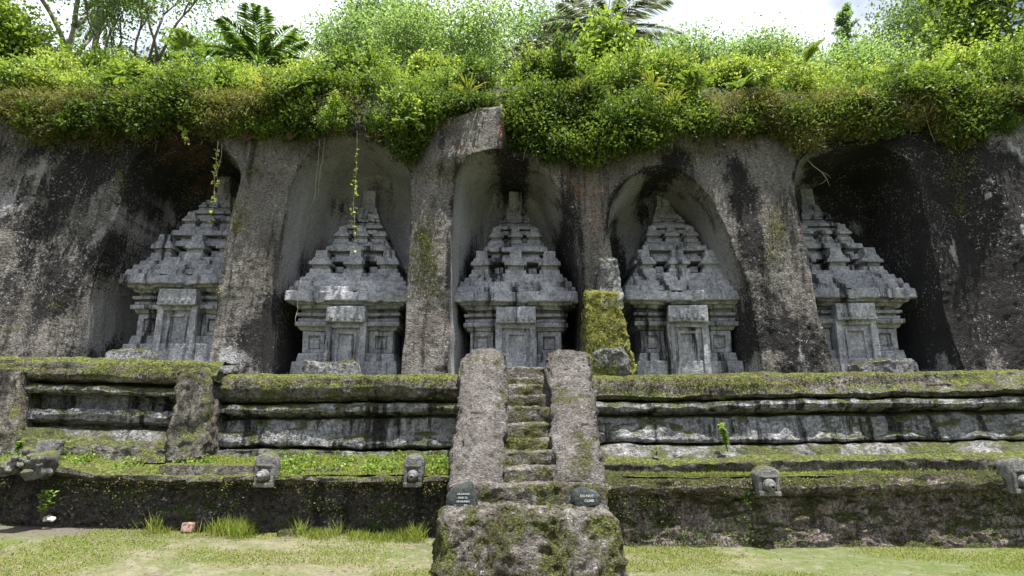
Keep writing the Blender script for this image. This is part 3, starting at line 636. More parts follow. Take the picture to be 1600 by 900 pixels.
boulder('stone_block', 491, 527, 732, 748, 10.35, .3, M['coping'], 411, 'small squared mossy stone block on the grassy ledge', 'stone block', r=.02, low=.012, fine=.006, taper=.97, cell=.025)
boulder('stone_block', 543, 563, 738, 749, 10.28, .2, M['coping'], 412, 'small round mossy stone on the ledge near a water spout', 'stone', r=.07, low=.03, taper=.8, cell=.025)
boulder('stone_slab', 245, 396, 726, 746, 10.12, .35, M['coping'], 413, 'long mossy stone slab on the ledge, left of the first water spout', 'slab', r=.025, low=.015, fine=.008, taper=1, cell=.03)
boulder('stone_slab', 288, 346, 745, 754, 9.98, .3, M['coping'], 414, 'thin mossy slab jutting from the dark wall under the long slab', 'slab', r=.02, low=.012, fine=.006, taper=1, cell=.03)
boulder('stone_block', 430, 470, 829, 846, 9.75, .3, M['lower_brown'], 415, 'low flat brown stone in the grass at the foot of the dark wall', 'stone', r=.04, low=.03, taper=.9, cell=.025)
M['brick'] = stone('pink_brick', (.30, .19, .15), (.36, .24, .19), dark=.2, moss=.0, lichen=.2, streak=.1, up=.1, speck=.4, bump=.4)
bx = boulder('brick', 281, 300, 818, 832, 9.95, .3, M['brick'], 416, 'loose pinkish brick lying on the turf', 'brick', r=.012, low=.004, fine=.003, taper=1, cell=.03)
M['pale'] = stone('pale_stone', (.5, .49, .46), (.6, .59, .56), dark=.1, moss=.0, lichen=.2, streak=.1, up=.1, speck=.3, bump=.4)
boulder('stone', 65, 82, 807, 815, 9.9, .14, M['pale'], 417, 'small pale rounded stone beside the seedling at the dark wall', 'stone', r=.05, low=.02, taper=.8, cell=.02)
boulder('stone_block', 50, 84, 688, 712, 10.45, .3, M['spout'], 418, 'dark squared stone on the ledge behind the carved spout', 'stone block', r=.02, low=.015, fine=.008, taper=.95, cell=.03)

# two lettered stones on the stair
M['letter'] = NT('white_letter_paint'); _b = M['letter'].n('ShaderNodeBsdfPrincipled', {'Base Color': (.26, .28, .28, 1), 'Roughness': .8}); M['letter'].t.links.new(_b.outputs[0], M['letter'].out.inputs[0]); M['letter'] = M['letter'].m
def sign_stone(px0, px1, py0, py1, Y, lines, sizes, seed, label, tilt, outline):
    a, b = at_Y(px0, py1, Y), at_Y(px1, py0, Y); w, h = b[0] - a[0], b[2] - a[2]
    root = empty('sign_stone', ((a[0] + b[0]) / 2, Y, a[2]), label, 'sign stone')
    ol = smooth_poly(outline + outline[:1], 5)[:-1]; n = len(ol); rings = []
    for f, y in ((.0, 0.), (.4, 0.), (.66, .004), (.82, .022), (.94, .06), (1.0, .11), (1.0, .17), (.86, .23), (.5, .27), (0., .28)):
        c = ol.mean(0); q = c + (ol - c) * max(f, .001)
        rings.append(np.stack([q[:, 0] * w, np.full(n, y), q[:, 1] * h], -1))
    V = np.array(rings); V = np.concatenate([V, V[:, :1]], 1)
    V[..., 2] = np.maximum(V[..., 2], 0); dv = vfbm(V * 7 + seed, 3, seed) * .018; dv[..., 1] *= sstep(.0, .06, V[..., 1]); V = V + dv
    V[..., 1] += V[..., 2] * tilt
    V += np.array([a[0], Y, a[2] - .01]); 
    MB().add(V.reshape(-1, 3), grid_q(V.shape[0], V.shape[1])).build('rock', M['sign_stone'], root)
    for (txt, fx, fz), s in zip(lines, sizes):
        cu = bpy.data.curves.new('lettering', 'FONT'); cu.body = txt; cu.size = s; cu.align_x = 'CENTER'; cu.extrude = .002; cu.offset = .0012
        to = bpy.data.objects.new('lettering', cu); COL.objects.link(to)
        dg = bpy.context.evaluated_depsgraph_get(); me = bpy.data.meshes.new_from_object(to.evaluated_get(dg)); bpy.data.objects.remove(to)
        me.materials.clear(); me.materials.append(M['letter'])
        o = bpy.data.objects.new('lettering', me); o.parent = root; COL.objects.link(o)
        zl = fz * h
        o.location = (fx * w - w / 2, zl * tilt - .004, zl - .01); o.rotation_euler = (R(90) - math.atan(tilt), 0, 0)
sign_stone(698, 747, 755, 799, 8.22, [('DILARANG', .52, .60), ('NAIK DI', .50, .47), ('MONUMEN', .52, .34), ('INI', .60, .21)], (.031, .031, .031, .031), 431,
           'dark boulder with lines of white lettering, at the left end of the stair landing', .25, [(.04, .0), (0, .25), (.08, .62), (.3, .9), (.72, 1.0), (.82, .72), (.95, .45), (1.0, .2), (.88, .02), (.5, -.02)])
sign_stone(893, 938, 763, 796, 8.22, [('DO NOT', .55, .60), ('CLIMB', .62, .38)], (.042, .042), 433,
           'dark green angular stone with white lettering, at the right end of the stair landing', .35, [(.02, .05), (.0, .35), (.06, .75), (.2, .97), (.75, .98), (.98, .7), (1.0, .45), (.92, .05), (.5, .0)])

# ------------------------------------------------------------------ water spouts
def spout(px, py0, py1, hw, Y, label, seed, mat=None, turn=0.):
    a, b = at_Y(px, py1, Y), at_Y(px, py0, Y); kx = dep(Y, a[2]) / F; w = hw * kx; h = b[2] - a[2]; mat = mat or M['spout']
    root = empty('water_spout', (a[0], Y, a[2]), label, 'water spout', 'stone water spouts along the ledge')
    # round-headed slab
    ang = np.linspace(0, math.pi, 15); ol = [(-w * .9, 0), (-w * .95, h * .3)] + [(-w * math.cos(t), h * .62 + math.sin(t) ** .75 * h * .38) for t in ang] + [(w * .95, h * .3), (w * .9, 0)]
    ol = np.array(ol); n = len(ol); c = np.array([0, h * .4]); V = []
    for f, y in ((.02, 0), (.5, 0), (.88, 0), (.98, .012), (1.0, .04), (1.0, .12), (1.0, .2), (.97, .25), (.02, .25)):
        q = c + (ol - c) * f; V.append(np.stack([q[:, 0] + a[0], np.full(n, Y + y), q[:, 1] + a[2]], -1))
    V = np.array(V); V = np.concatenate([V, V[:, :1]], 1)
    mb = MB().add(V.reshape(-1, 3), grid_q(V.shape[0], n + 1)); mb.displace(weather(seed, .006, .012)); mb.build('slab', mat, root)
    mb = MB()
    for s in (-1, 1): rbox(mb, (a[0] + s * w * .72 - .025, a[0] + s * w * .72 + .025, Y - .035, Y + .1), (a[0] + s * w * .72 - .025, a[0] + s * w * .72 + .025, Y - .035, Y + .1), a[2] + .02, a[2] + h * .58, .01, .03)
    rbox(mb, (a[0] - w * .8, a[0] + w * .8, Y - .04, Y + .1), (a[0] - w * .8, a[0] + w * .8, Y - .04, Y + .1), a[2] + h * .56, a[2] + h * .64, .01, .03)
    rbox(mb, (a[0] - w * .9, a[0] + w * .9, Y - .06, Y + .1), (a[0] - w * .9, a[0] + w * .9, Y - .06, Y + .1), a[2] - .03, a[2] + .04, .012, .03)
    mb.displace(weather(seed + 1, .004, .006)); mb.build('frame', mat, root)
    mb = MB(); r = w * .56
    lathe(mb, [(-.02, r), (.035, r), (.04, r * .8), (.05, r * .62), (.055, r * .78), (.10, r * .78), (.105, r * .55), (.11, r * .42), (.17, r * .40), (.175, r * .36), (.178, r * .2), (.12, r * .18), (.12, .001)],
          (a[0], Y, a[2] + h * .30), (-turn, -1, -.10), 20)
    mb.build('nozzle', M['nozzle'], root)
spout(412, 706, 758, 17, 10.0, 'pale worn round-headed stone water spout next to the long mossy slab', 451, turn=.35)
spout(645, 708, 758, 16, 10.0, 'dark round-headed stone water spout nearest the staircase on the left', 452)
spout(1202, 727, 772, 19, 9.85, 'moss-tinted stone water spout on the right-hand ledge, in full view', 453, M['spout'])
spout(1600, 714, 768, 18, 9.80, 'stone water spout half cut off by the right edge of the photo', 454)
# carved animal-head spout with its thin jet of water
rt = empty('carved_spout', at_Y(42, 735, 9.9), 'weathered carved animal-head water spout pouring a thin jet at the far left', 'water spout')
c0 = at_Y(45, 728, 9.75); mb = MB()
def blob(mb, c, r, seed, sub=18, amp=.25):
    th, ph = np.meshgrid(np.linspace(0, math.pi, sub), np.linspace(0, 2 * math.pi, sub * 2), indexing='ij')
    d = np.stack([np.sin(th) * np.cos(ph), np.sin(th) * np.sin(ph), np.cos(th)], -1)
    k = 1 + amp * fbm(d * 1.9 + seed, 3, seed)[..., None]
    mb.add((np.asarray(c) + d * np.asarray(r) * k).reshape(-1, 3), grid_q(*th.shape))
blob(mb, c0 + [.06, .12, 0], (.20, .32, .21), 5, amp=.35); blob(mb, c0 + [-.13, -.22, .0], (.12, .2, .09), 6, amp=.4)
mb.build('head', M['spout'], rt)
mb = MB()
for k, (dx, dy, dz, r) in enumerate(((-.08, -.16, .11, .05), (.10, -.12, .14, .06), (.0, -.05, .21, .08), (.17, -.12, .10, .08), (-.02, -.26, .13, .05), (.13, -.2, -.08, .07), (-.2, -.25, .05, .045), (.2, -.1, .02, .06), (.05, -.24, .03, .05))):
    blob(mb, c0 + [dx, dy, dz], (r, r, r * .8), 10 + k, 10)
mb.build('curls', M['spout'], rt)
mb = MB(); blob(mb, c0 + [-.16, -.28, -.10], (.10, .13, .03), 21, 12); mb.build('lower_jaw', M['spout'], rt)
t = NT('falling_water'); g_ = t.n('ShaderNodeBsdfPrincipled', {'Base Color': (.85, .88, .9, 1), 'Roughness': .08, 'IOR': 1.33}); g_.inputs['Transmission Weight'].default_value = .45
t.t.links.new(g_.outputs[0], t.out.inputs[0])
p0 = c0 + np.array([-.2, -.34, -.02]); tt = np.linspace(0, 1, 16)[:, None]; mb = MB()
tube(mb, p0 + tt * np.array([-.62, -.55, -.12]) + tt ** 2 * np.array([0, 0, -.85]), .014 + .006 * np.sin(np.arange(16) * 1.7), 8)
tag(mb.build('water_jet', t.m), 'thin arching jet of water falling from the carved spout', 'water jet')
# ------------------------------------------------------------------ hill behind the cliff rim
def hill_z(x, y):
    z = 8.0 + 1.9 * np.clip(y - 12.95, 0, .75) + .62 * np.clip(y - 13.7, 0, 2.4) + .16 * np.clip(y - 16.1, 0, 100)
    return z + .25 * fbm(np.stack([x * .5, y * .5, x * 0], -1), 3, 501) * sstep(13.0, 14, y)
t = NT('hill_soil'); n1 = t.noise(t.pos(), 2, 6, .7)
b = t.n('ShaderNodeBsdfPrincipled', {'Base Color': t.mix(n1, (.03, .028, .015), (.05, .06, .02)), 'Roughness': 1.})
t.t.links.new(b.outputs[0], t.out.inputs[0])
X, Y = np.meshgrid(np.linspace(-60, 60, 240), np.concatenate([np.linspace(13.0, 18, 60), np.linspace(18.5, 90, 40)]), indexing='ij')
tag(MB().add(np.stack([X, Y, hill_z(X, Y)], -1), grid_q(*X.shape)).build('hill', t.m), kind='structure')

# ------------------------------------------------------------------ foliage materials; paint = (hue mix, brightness, dead share)
M['bush'] = leafmat('bush_leaves', (.045, .10, .022), (.24, .33, .07), .34, .42)
M['yellow'] = leafmat('yellow_green_leaves', (.11, .18, .035), (.36, .43, .11), .36, .42)
M['deep'] = leafmat('deep_green_leaves', (.04, .072, .016), (.13, .185, .04), .38)
M['olive'] = leafmat('olive_fern', (.06, .075, .022), (.28, .28, .10), .25, .7, dead=(.17, .12, .07))
M['tree_pale'] = leafmat('pale_tree_leaves', (.10, .17, .075), (.22, .31, .14), .5)
M['tree_dark'] = leafmat('dark_tree_leaves', (.05, .10, .035), (.13, .20, .07), .45)
M['palm'] = leafmat('palm_leaflets', (.06, .12, .03), (.17, .25, .06), .4, .4)
M['grey_palm'] = leafmat('grey_palm_leaflets', (.09, .11, .09), (.20, .22, .18), .3, .4)
M['grass'] = leafmat('grass_blades', (.10, .16, .025), (.24, .27, .06), .35, .6, dead=(.30, .25, .12))
M['bark'] = bark('grey_bark', (.12, .10, .085), (.24, .21, .19)); M['twig'] = bark('brown_twigs', (.06, .045, .03), (.13, .10, .07))
M['root'] = bark('pale_roots', (.22, .18, .13), (.34, .29, .22))
def tint(N, lo=.75, hi=1.25, g=rng, hue=None, dead=0.):
    c = np.ones((N, 4)); c[:, 0] = g.random(N) if hue is None else np.clip(hue + .25 * g.normal(size=N), 0, 1)
    c[:, 1] = g.uniform(lo, hi, N); c[:, 2] = (g.random(N) < dead) * g.uniform(.4, 1, N); return c

# ------------------------------------------------------------------ shrubs
def shrub_mesh(seed, W_, H_, n_cl, per, L, mats, hue):
    g = np.random.default_rng(seed); mb = MB()
    th = g.uniform(0, 2 * math.pi, n_cl); el = np.arcsin(g.uniform(-.35, 1, n_cl)); rad = g.uniform(.55, 1.0, n_cl) ** .6
    d = np.stack([np.cos(el) * np.cos(th), np.cos(el) * np.sin(th), np.sin(el)], -1)
    k = .78 + .45 * fbm(d * 1.6 + seed, 3, seed)
    tips = d * (rad * k)[:, None] * np.array([W_, W_ * .8, H_]) + np.array([0, 0, .15 * H_])
    spike = g.random(n_cl) < .14; tips[spike] *= 1.18
    for tp in tips[::4]:
        mid = tp * .5 + g.normal(size=3) * .06
        tube(mb, np.array([[0, 0, -.3], mid, tp]), [.016, .010, .004], 4, m=1)
    C = np.repeat(tips, per, 0); N = len(C); dd = np.repeat(unit(d + np.array([0, 0, .5])), per, 0)
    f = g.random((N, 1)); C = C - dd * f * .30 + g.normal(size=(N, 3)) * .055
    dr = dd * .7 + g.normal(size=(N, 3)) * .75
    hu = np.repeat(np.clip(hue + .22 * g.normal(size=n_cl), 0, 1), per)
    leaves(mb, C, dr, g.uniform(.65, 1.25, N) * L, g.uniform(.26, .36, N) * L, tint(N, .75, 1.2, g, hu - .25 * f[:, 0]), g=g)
    return mb.mesh('shrub', mats)
VAR = [(shrub_mesh(600 + i, *a, mats=[M[m], M['twig']], hue=h), nm) for i, (a, m, h, nm) in enumerate([
    ((.95, .80, 210, 25, .085), 'yellow', .55, 'sunny yellow-green'), ((1.0, .75, 200, 25, .08), 'yellow', .75, 'pale yellow-leaved'),
    ((.9, .85, 200, 24, .092), 'bush', .6, 'mid-green'), ((1.0, .7, 190, 25, .078), 'bush', .85, 'bright green'),
    ((.8, .8, 180, 22, .105), 'deep', .5, 'dark green'), ((.7, .9, 170, 24, .07), 'bush', .35, 'small-leaved green')])]
ZONES = [(-99, 130, 'the leftmost dark-streaked cliff face'), (130, 330, 'the leftmost niche'), (330, 450, 'the rock pier between the first two niches'), (450, 620, 'the second niche from the left'),
         (620, 720, 'the rock pier left of the middle niche'), (720, 900, 'the middle niche'), (900, 970, 'the rock pier right of the middle niche'), (970, 1140, 'the fourth niche from the left'),
         (1140, 1260, 'the rock pier left of the dark niche'), (1260, 1440, 'the dark rightmost niche'), (1440, 1800, 'the rightmost dark cliff face')]
def zone(px):
    for a, b, n in ZONES:
        if a <= px < b: return n
    return ZONES[0][2] if px < 0 else ZONES[-1][2]
ROWS = [(13.05, 'low on the bank', 30, (4, 5, 4, 2)), (14.1, 'midway up the bank', 26, (5, 2, 3, 4, 0, 1)), (15.0, 'high on the bank', 24, (0, 1, 0, 3, 1)), (15.9, 'along the crest', 25, (1, 0, 3, 0, 2)), (17.2, 'just behind the crest', 18, (2, 3, 0, 5))]  # low row gets darker leaf colours to imitate shade from the overhang
seen_labels = {}
for Yr, rn, n, kinds in ROWS:
    half = Yr * .92 + 1.2
    for i in range(n):
        x = -half + 2 * half * (i + .5 + random.uniform(-.35, .35)) / n; y = Yr + random.uniform(-.35, .35)
        z = float(hill_z(np.array(x), np.array(y)))
        k = random.choice(kinds); me, nm = VAR[k]
        o = bpy.data.objects.new('shrub', me); COL.objects.link(o)
        s = random.uniform(.6, 1.15) * (.8 if Yr < 13.5 else 1); o.scale = (s, s, s * random.uniform(.85, 1.2)); o.location = (x, y, z + .05); o.rotation_euler = (random.uniform(-.15, .25), random.uniform(-.15, .15), random.uniform(0, 6.28))
        px = 800 + x / dep(y, z) * F
        if not -120 < px < 1720: bpy.data.objects.remove(o); continue
        tag(o, '%s shrub %s above %s' % (nm, rn, zone(px)), 'shrub', 'shrubs on the bank along the cliff rim')

# fine creeping cover on the bank and the fern curtain that hangs over the rim
def clump_field(N, sampler, per, spread, L, Wr, mat, name, label, cat, dirb, seed, hue, dead=0., lo=.7, hi=1.2):
    g = np.random.default_rng(seed); C0, hu = sampler(N, g)
    C = np.repeat(C0, per, 0) + g.normal(size=(N * per, 3)) * spread
    d = np.asarray(dirb) + g.normal(size=C.shape) * .7 + np.repeat(g.normal(size=(N, 3)) * .5, per, 0)
    mb = MB(); leaves(mb, C, d, g.uniform(.6, 1.3, len(C)) * L, g.uniform(.7, 1.2, len(C)) * L * Wr, tint(len(C), lo, hi, g, np.repeat(hu, per) + hue, dead), g=g)
    return tag(mb.build(name, mat), label, cat, kind='stuff')
def s_bank(N, g):
    Y = g.uniform(12.9, 16.6, N); X = g.uniform(-1, 1, N) * (Y * .9)
    Z = hill_z(X, Y) + np.abs(g.normal(size=N)) * .22 + .25 * np.clip(fbm(np.stack([X * 1.3, Y * 1.3, X * 0], -1), 2, 510), 0, 1)
    return np.stack([X, Y, Z], -1), .4 * fbm(np.stack([X, Y, X * 0], -1), 2, 511)
clump_field(2200, s_bank, 9, .10, .085, .34, M['bush'], 'creepers', 'tangle of leafy creepers covering the bank above the rim', 'creepers', (0, -.5, .6), 520, .55)
EDGE = np.array([(-80, 205), (0, 196), (60, 206), (80, 228), (115, 232), (135, 205), (200, 226), (240, 234), (270, 215), (300, 212), (350, 222), (372, 212), (420, 196), (450, 198), (470, 212), (520, 188), (560, 222), (600, 235), (630, 258), (655, 240), (680, 215), (705, 195), (735, 186), (788, 184), (800, 232), (830, 256), (870, 258), (920, 266), (945, 255), (1000, 240), (1060, 246), (1110, 232), (1150, 222), (1200, 218), (1230, 236), (1260, 242), (1300, 222), (1360, 226), (1400, 215), (1440, 192), (1460, 232), (1490, 245), (1515, 225), (1540, 190), (1600, 184), (1700, 180)], float)
RIMY = 168.
def s_curtain(top, yoff):
    def f(N, g):
        px = g.uniform(-60, 1660, N); lo = np.interp(px, EDGE[:, 0], EDGE[:, 1]) - 11 + 12 * fbm(np.stack([px * .035, px * 0, px * 0], -1), 3, 532)
        py = top + (lo - top) * g.random(N) ** .8
        P = np.array([front(a, b) for a, b in zip(px, py)])
        P[:, 1] -= .10 + np.abs(g.normal(size=N)) * yoff
        hu = .5 * fbm(P * 1.1, 2, 530); return P, hu
    return f
def s_olive(N, g):
    P, hu = s_curtain(158, .14)(N * 3, g); px = 800 + P[:, 0] / dep(P[:, 1], P[:, 2]) * F
    w = np.interp(px, [-100, 0, 380, 460, 620, 700, 1080, 1180, 1420, 1520, 1700], [1, 1, 1, .45, .3, .35, .4, 1, 1, .7, .5]) + .5 * fbm(P * np.array([1.4, .5, 1.4]), 2, 533)
    k = np.argsort(-(w + .7 * g.random(len(w))))[:N]; return P[k], hu[k]
clump_field(8500, s_olive, 15, .09, .13, .075, M['olive'], 'hanging_ferns', 'olive brown fern curtain hanging over the rim of the cliff', 'ferns', (0, -.55, -.15), 540, .55, .12)
def s_green(N, g):
    P, hu = s_curtain(132, .26)(N * 3, g); k = np.argsort(-fbm(P * np.array([.8, .8, 1.2]), 3, 551))[:N]; return P[k], hu[k]
clump_field(4600, s_green, 11, .10, .08, .36, M['deep'], 'hanging_creepers', 'green leafy creepers trailing over the cliff rim', 'creepers', (0, -.5, .1), 550, .55)  # dark leaf colour puts the shade under the overhanging bank into the creepers
# sprays of long grass and fern fronds standing out of the bank
def tuft_mesh(seed):
    g = np.random.default_rng(seed); mb = MB()
    for k in range(70):
        a = g.uniform(0, 6.28); el = g.uniform(.3, 1.4); L = g.uniform(.5, .95); d = np.array([math.cos(a) * math.cos(el), math.sin(a) * math.cos(el), math.sin(el)])
        s = np.linspace(0, 1, 7)[:, None]; p = d * L * s - np.array([0, 0, .55 * L]) * s ** 2.3; sd = unit(np.cross(d, [0, 0, 1.])[None])[0]
        w = .014 * np.sin(np.linspace(.5, math.pi, 7))[:, None]; V = np.stack([p - sd * w, p + sd * w], 1).reshape(-1, 3)
        mb.add(V, grid_q(7, 2), c=np.array([g.uniform(.4, 1), g.uniform(.8, 1.3), g.uniform(.3, .9) if g.random() < .4 else 0, 1]))
    return mb.mesh('grass_tuft', M['grass'])
def fern_mesh(seed):
    g = np.random.default_rng(seed); mb = MB()
    for k in range(9):
        a = g.uniform(0, 6.28); el = g.uniform(.2, 1.0); L = g.uniform(.6, 1.0); d = np.array([math.cos(a) * math.cos(el), math.sin(a) * math.cos(el), math.sin(el)])
        s = np.linspace(0, 1, 9)[:, None]; p = d * L * s - np.array([0, 0, .45 * L]) * s ** 2; tube(mb, p, .006, 4, c=np.array([.5, .8, 0, 1])); sd = unit(np.cross(d, [0, 0, 1.])[None])[0]
        f = np.repeat(np.linspace(.1, 1, 26), 2); sg = np.tile([-1, 1], 26); q = np.stack([np.interp(f, s[:, 0], p[:, i]) for i in range(3)], -1)
        leaves(mb, q, d * .5 + sd * sg[:, None] + np.array([0, 0, -.15]), .22 * np.sin(np.pi * (.08 + .85 * f)), .02, tint(52, .9, 1.25, g, .7), fold=.1, g=g)
    return mb.mesh('fern', M['bush'])
TU, FE = [tuft_mesh(571 + i) for i in range(2)], [fern_mesh(575 + i) for i in range(2)]
for i, (px, py, kind, lab) in enumerate([(1050, 178, 0, 'pale arching grass tuft above the fourth niche from the left'), (1012, 150, 0, 'grass tuft high on the bank above the fourth niche from the left'), (1150, 150, 1, 'fern spray on the bank above the rock pier left of the dark niche'),
        (905, 160, 0, 'dry grass tuft above the right edge of the middle niche'), (1080, 150, 1, 'pale fern fronds right of the arching grass tuft'), (1450, 130, 1, 'yellow-green fern fronds on the bank right of the dark niche'), (1480, 165, 1, 'fern fronds drooping over the rim at the right'),
        (205, 132, 1, 'broad pale fern fronds above the leftmost niche'), (300, 90, 1, 'dark fern fronds on the crest above the leftmost niche'), (425, 150, 0, 'grass tuft above the rock pier between the first two niches'), (470, 160, 1, 'feathery fern clump at the rim left of the second niche'),
        (640, 205, 1, 'fern clump hanging over the right side of the second niche'), (1000, 215, 1, 'bright fern clump hanging right over the fourth niche'), (735, 160, 0, 'grass tuft above the broken rock hood'), (60, 120, 1, 'fern fronds on the bank near the left edge'), (1330, 170, 0, 'dry grass tuft above the dark rightmost niche'), (1250, 110, 1, 'fern fronds on the crest left of the dark niche')]):
    p = front(px, py); s_ = 1.0
    if p[2] > 8.6: p = at_Y(px, py, 13.0 + (p[2] - 8.6) * .7)
    o = bpy.data.objects.new('fern' if kind else 'grass_tuft', (FE if kind else TU)[i % 2]); COL.objects.link(o); p[1] -= .35; o.location = p; o.rotation_euler = (.5, random.uniform(-.3, .3), random.uniform(0, 6.28))
    o.scale = (.8,) * 3; tag(o, lab, 'fern' if kind else 'grass tuft', 'ferns on the bank' if kind else 'grass tufts on the bank')
def s_drape(N, g):
    i = g.random(N) < .72; px = np.where(i, g.uniform(788, 945, N), g.uniform(612, 668, N)); lo = np.interp(px, EDGE[:, 0], EDGE[:, 1]) - 4 + 10 * fbm(np.stack([px * .06, px * 0, px * 0], -1), 2, 555)
    py = 140 + (lo - 140) * g.random(N) ** .75; P = np.array([front(a_, b_) for a_, b_ in zip(px, py)]); P[:, 1] -= .06 + np.abs(g.normal(size=N)) * .16; return P, .6 * fbm(P * 1.2, 2, 556)
clump_field(1500, s_drape, 11, .09, .08, .34, M['deep'], 'draping_creepers', 'dark green creepers draping low between the broken rock hood and the fourth niche', 'creepers', (0, -.5, .0), 557, .6)
# small moss and fern tufts on the rock itself
def s_tufts(N, g):
    spots = [(190, 280, 14, 25), (665, 400, 18, 60), (1208, 360, 14, 30), (375, 330, 14, 30), (130, 215, 25, 20), (160, 225, 20, 12), (1490, 260, 14, 30), (1500, 320, 6, 20), (400, 262, 20, 10), (430, 480, 10, 50), (225, 255, 10, 12), (60, 298, 6, 5), (345, 458, 5, 5), (950, 500, 30, 40), (1200, 400, 8, 10), (640, 240, 20, 20), (1100, 235, 25, 12)]
    w = np.array([a * b for _, _, a, b in spots]) ** .7; i = g.choice(len(spots), N, p=w / w.sum()); s = np.array(spots, float)[i]
    px, py = s[:, 0] + s[:, 2] * g.normal(size=N) * .6, s[:, 1] + s[:, 3] * g.normal(size=N) * .6
    P = np.array([front(a, b) for a, b in zip(px, py)]); P[:, 1] = [from_front(a, c) for a, c in zip(P[:, 0], P[:, 2])]; P[:, 1] -= .015
    h = ~((px > 905) & (px < 1000) & (py > 440)); P = P[h]
    P = np.concatenate([P, P[:N - len(P)]]); return P, np.zeros(N)
clump_field(1100, s_tufts, 7, .045, .045, .16, M['olive'], 'moss_tufts', 'olive moss and fern tufts growing on the rock piers', 'moss', (0, -.8, .1), 560, .6, .05)

def s_hump(N, g):
    py = g.uniform(456, 575, N); px = g.uniform(914, 968, N) + (py - 456) * .18 * g.random(N)
    P = np.array([at_Y(a_, b_, 12.12 + .2 * (590 - b_) / 138) for a_, b_ in zip(px, py)]); P[:, 1] -= .02 * g.random(N); return P, np.zeros(N)
clump_field(420, s_hump, 8, .03, .040, .16, M['olive'], 'pillar_moss', 'bright feathery moss on the foot of the pillar beside the middle niche', 'moss', (0, -.7, .2), 561, 1.0, .05, 1.0, 1.5)
# ------------------------------------------------------------------ trees beyond the rim
def tree(name, label, base, h, lean, spread, mat, L, seed, nleaf, levels=4, tr=.14, cat='tree', hue=.5, first=.45, tipj=.35, aspect=.34, flat=1.):
    g = np.random.default_rng(seed); root = empty(name, base, label, cat); base = np.array(base, float)
    mb = MB(); tips = []
    def grow(p, d, ln, r, lv):
        n = 5; pts = [p]; 
        for i in range(n):
            d = unit(d + g.normal(size=3) * .13 + np.array([0, 0, .05 * lv / levels])); pts.append(pts[-1] + d * ln / n)
        tube(mb, pts, np.linspace(r, r * .62, n + 1), 7 if lv == levels else 5)
        if lv <= 1:
            for q in pts[2:]: tips.append(q)
        if lv == 0: return
        for k in range(g.integers(2, 4) if lv < levels else 4):
            a = g.uniform(0, 2 * math.pi); s = np.array([math.cos(a), math.sin(a) * .8, g.uniform(-.1, .5) * flat])
            q = pts[-1] if k < 2 else pts[g.integers(2, n)]
            grow(q, unit(d * .75 + s * spread), ln * g.uniform(.58, .78), r * .58, lv - 1)
    grow(base - [0, 0, .3], unit(np.array([lean[0], lean[1], 1.])), h * first, tr, levels)
    mb.build('trunk', M['bark'], root)
    tips = np.array(tips); N = nleaf; i = g.integers(0, len(tips), N); ct = g.normal(size=(len(tips), 3)) * tipj * .5
    C = tips[i] + ct[i] + g.normal(size=(N, 3)) * tipj * np.array([1, 1, .6])
    hu = np.clip(hue + .25 * g.normal(size=len(tips)), 0, 1)[i]
    d = g.normal(size=(N, 3)) + np.array([0, 0, -.15]); mb = MB()
    leaves(mb, C, d, g.uniform(.7, 1.3, N) * L, L * aspect, tint(N, .8, 1.2, g, hu), g=g); mb.build('crown', mat, root)
    return root
def hb(px, Y):   # base on the hill under a photo column
    z = 11.; 
    for _ in range(4):
        x = (px - 800) / F * dep(Y, z); z = float(hill_z(np.array(x), np.array(Y)))
    return (x, Y, z)
tree('tree', 'tall leaning grey-trunked tree at the far left behind the bank', hb(60, 21), 9.5, (.22, 0), .55, M['tree_pale'], .13, 701, 12000, tr=.16, first=.5, hue=.3, tipj=.6)
tree('tree', 'bright green leafy tree filling the top left corner of the photo', hb(-25, 18.5), 6.2, (.05, 0), .65, M['bush'], .15, 702, 17000, tr=.14, hue=.8, first=.25, tipj=.55)
tree('tree', 'pale branching tree with bare forked limbs between the left corner and the palm', hb(165, 19.5), 6.6, (.65, 0), .5, M['tree_pale'], .10, 703, 5000, tr=.09, hue=.5, first=.46, tipj=.4)
tree('tree', 'slender pale-barked tree near the top left corner', hb(128, 18.5), 5.5, (.05, 0), .4, M['tree_pale'], .11, 704, 4200, levels=3, tr=.07, first=.45, tipj=.5)
tree('tree', 'small dark round tree against the sky, left of the palm with upright fronds', hb(250, 22), 4.6, (0, 0), .45, M['tree_dark'], .17, 705, 2600, levels=3, tr=.06, first=.4, tipj=.4)
tree('tree', 'low bright bush-like tree in front of the tall leaning trunk', hb(95, 18), 2.6, (0, 0), .7, M['bush'], .12, 718, 5000, levels=3, tr=.05, hue=.8, first=.3, tipj=.5)
tree('tree', 'far pale tree behind the palm with upright fronds', hb(345, 28), 9.0, (0, 0), .7, M['tree_pale'], .15, 719, 7000, tr=.12, hue=.4, first=.35, tipj=.6)
tree('tree', 'airy pale green tree left of centre, wide lacy crown against the sky', hb(585, 23), 9.4, (-.06, 0), .85, M['tree_pale'], .11, 706, 24000, levels=5, tr=.13, hue=.45, first=.30, tipj=.40)
tree('tree', 'denser bright green tree beside the lacy tree, right over the middle hood of rock', hb(690, 20), 6.4, (.1, 0), .65, M['tree_pale'], .10, 707, 15000, levels=5, tr=.09, hue=.85, first=.28, tipj=.5)
tree('tree', 'fine-leaved green tree left of the grey palms near the top centre', hb(865, 25), 8.2, (.05, 0), .55, M['tree_pale'], .13, 708, 8000, tr=.12, hue=.3, first=.4, tipj=.5)
tree('leafy_tree', 'young bright green tree with large leaves in front of the grey palm', hb(952, 17.2), 2.7, (0, 0), .5, M['bush'], .20, 709, 1900, levels=3, tr=.05, hue=.85, first=.4, tipj=.28, aspect=.3)
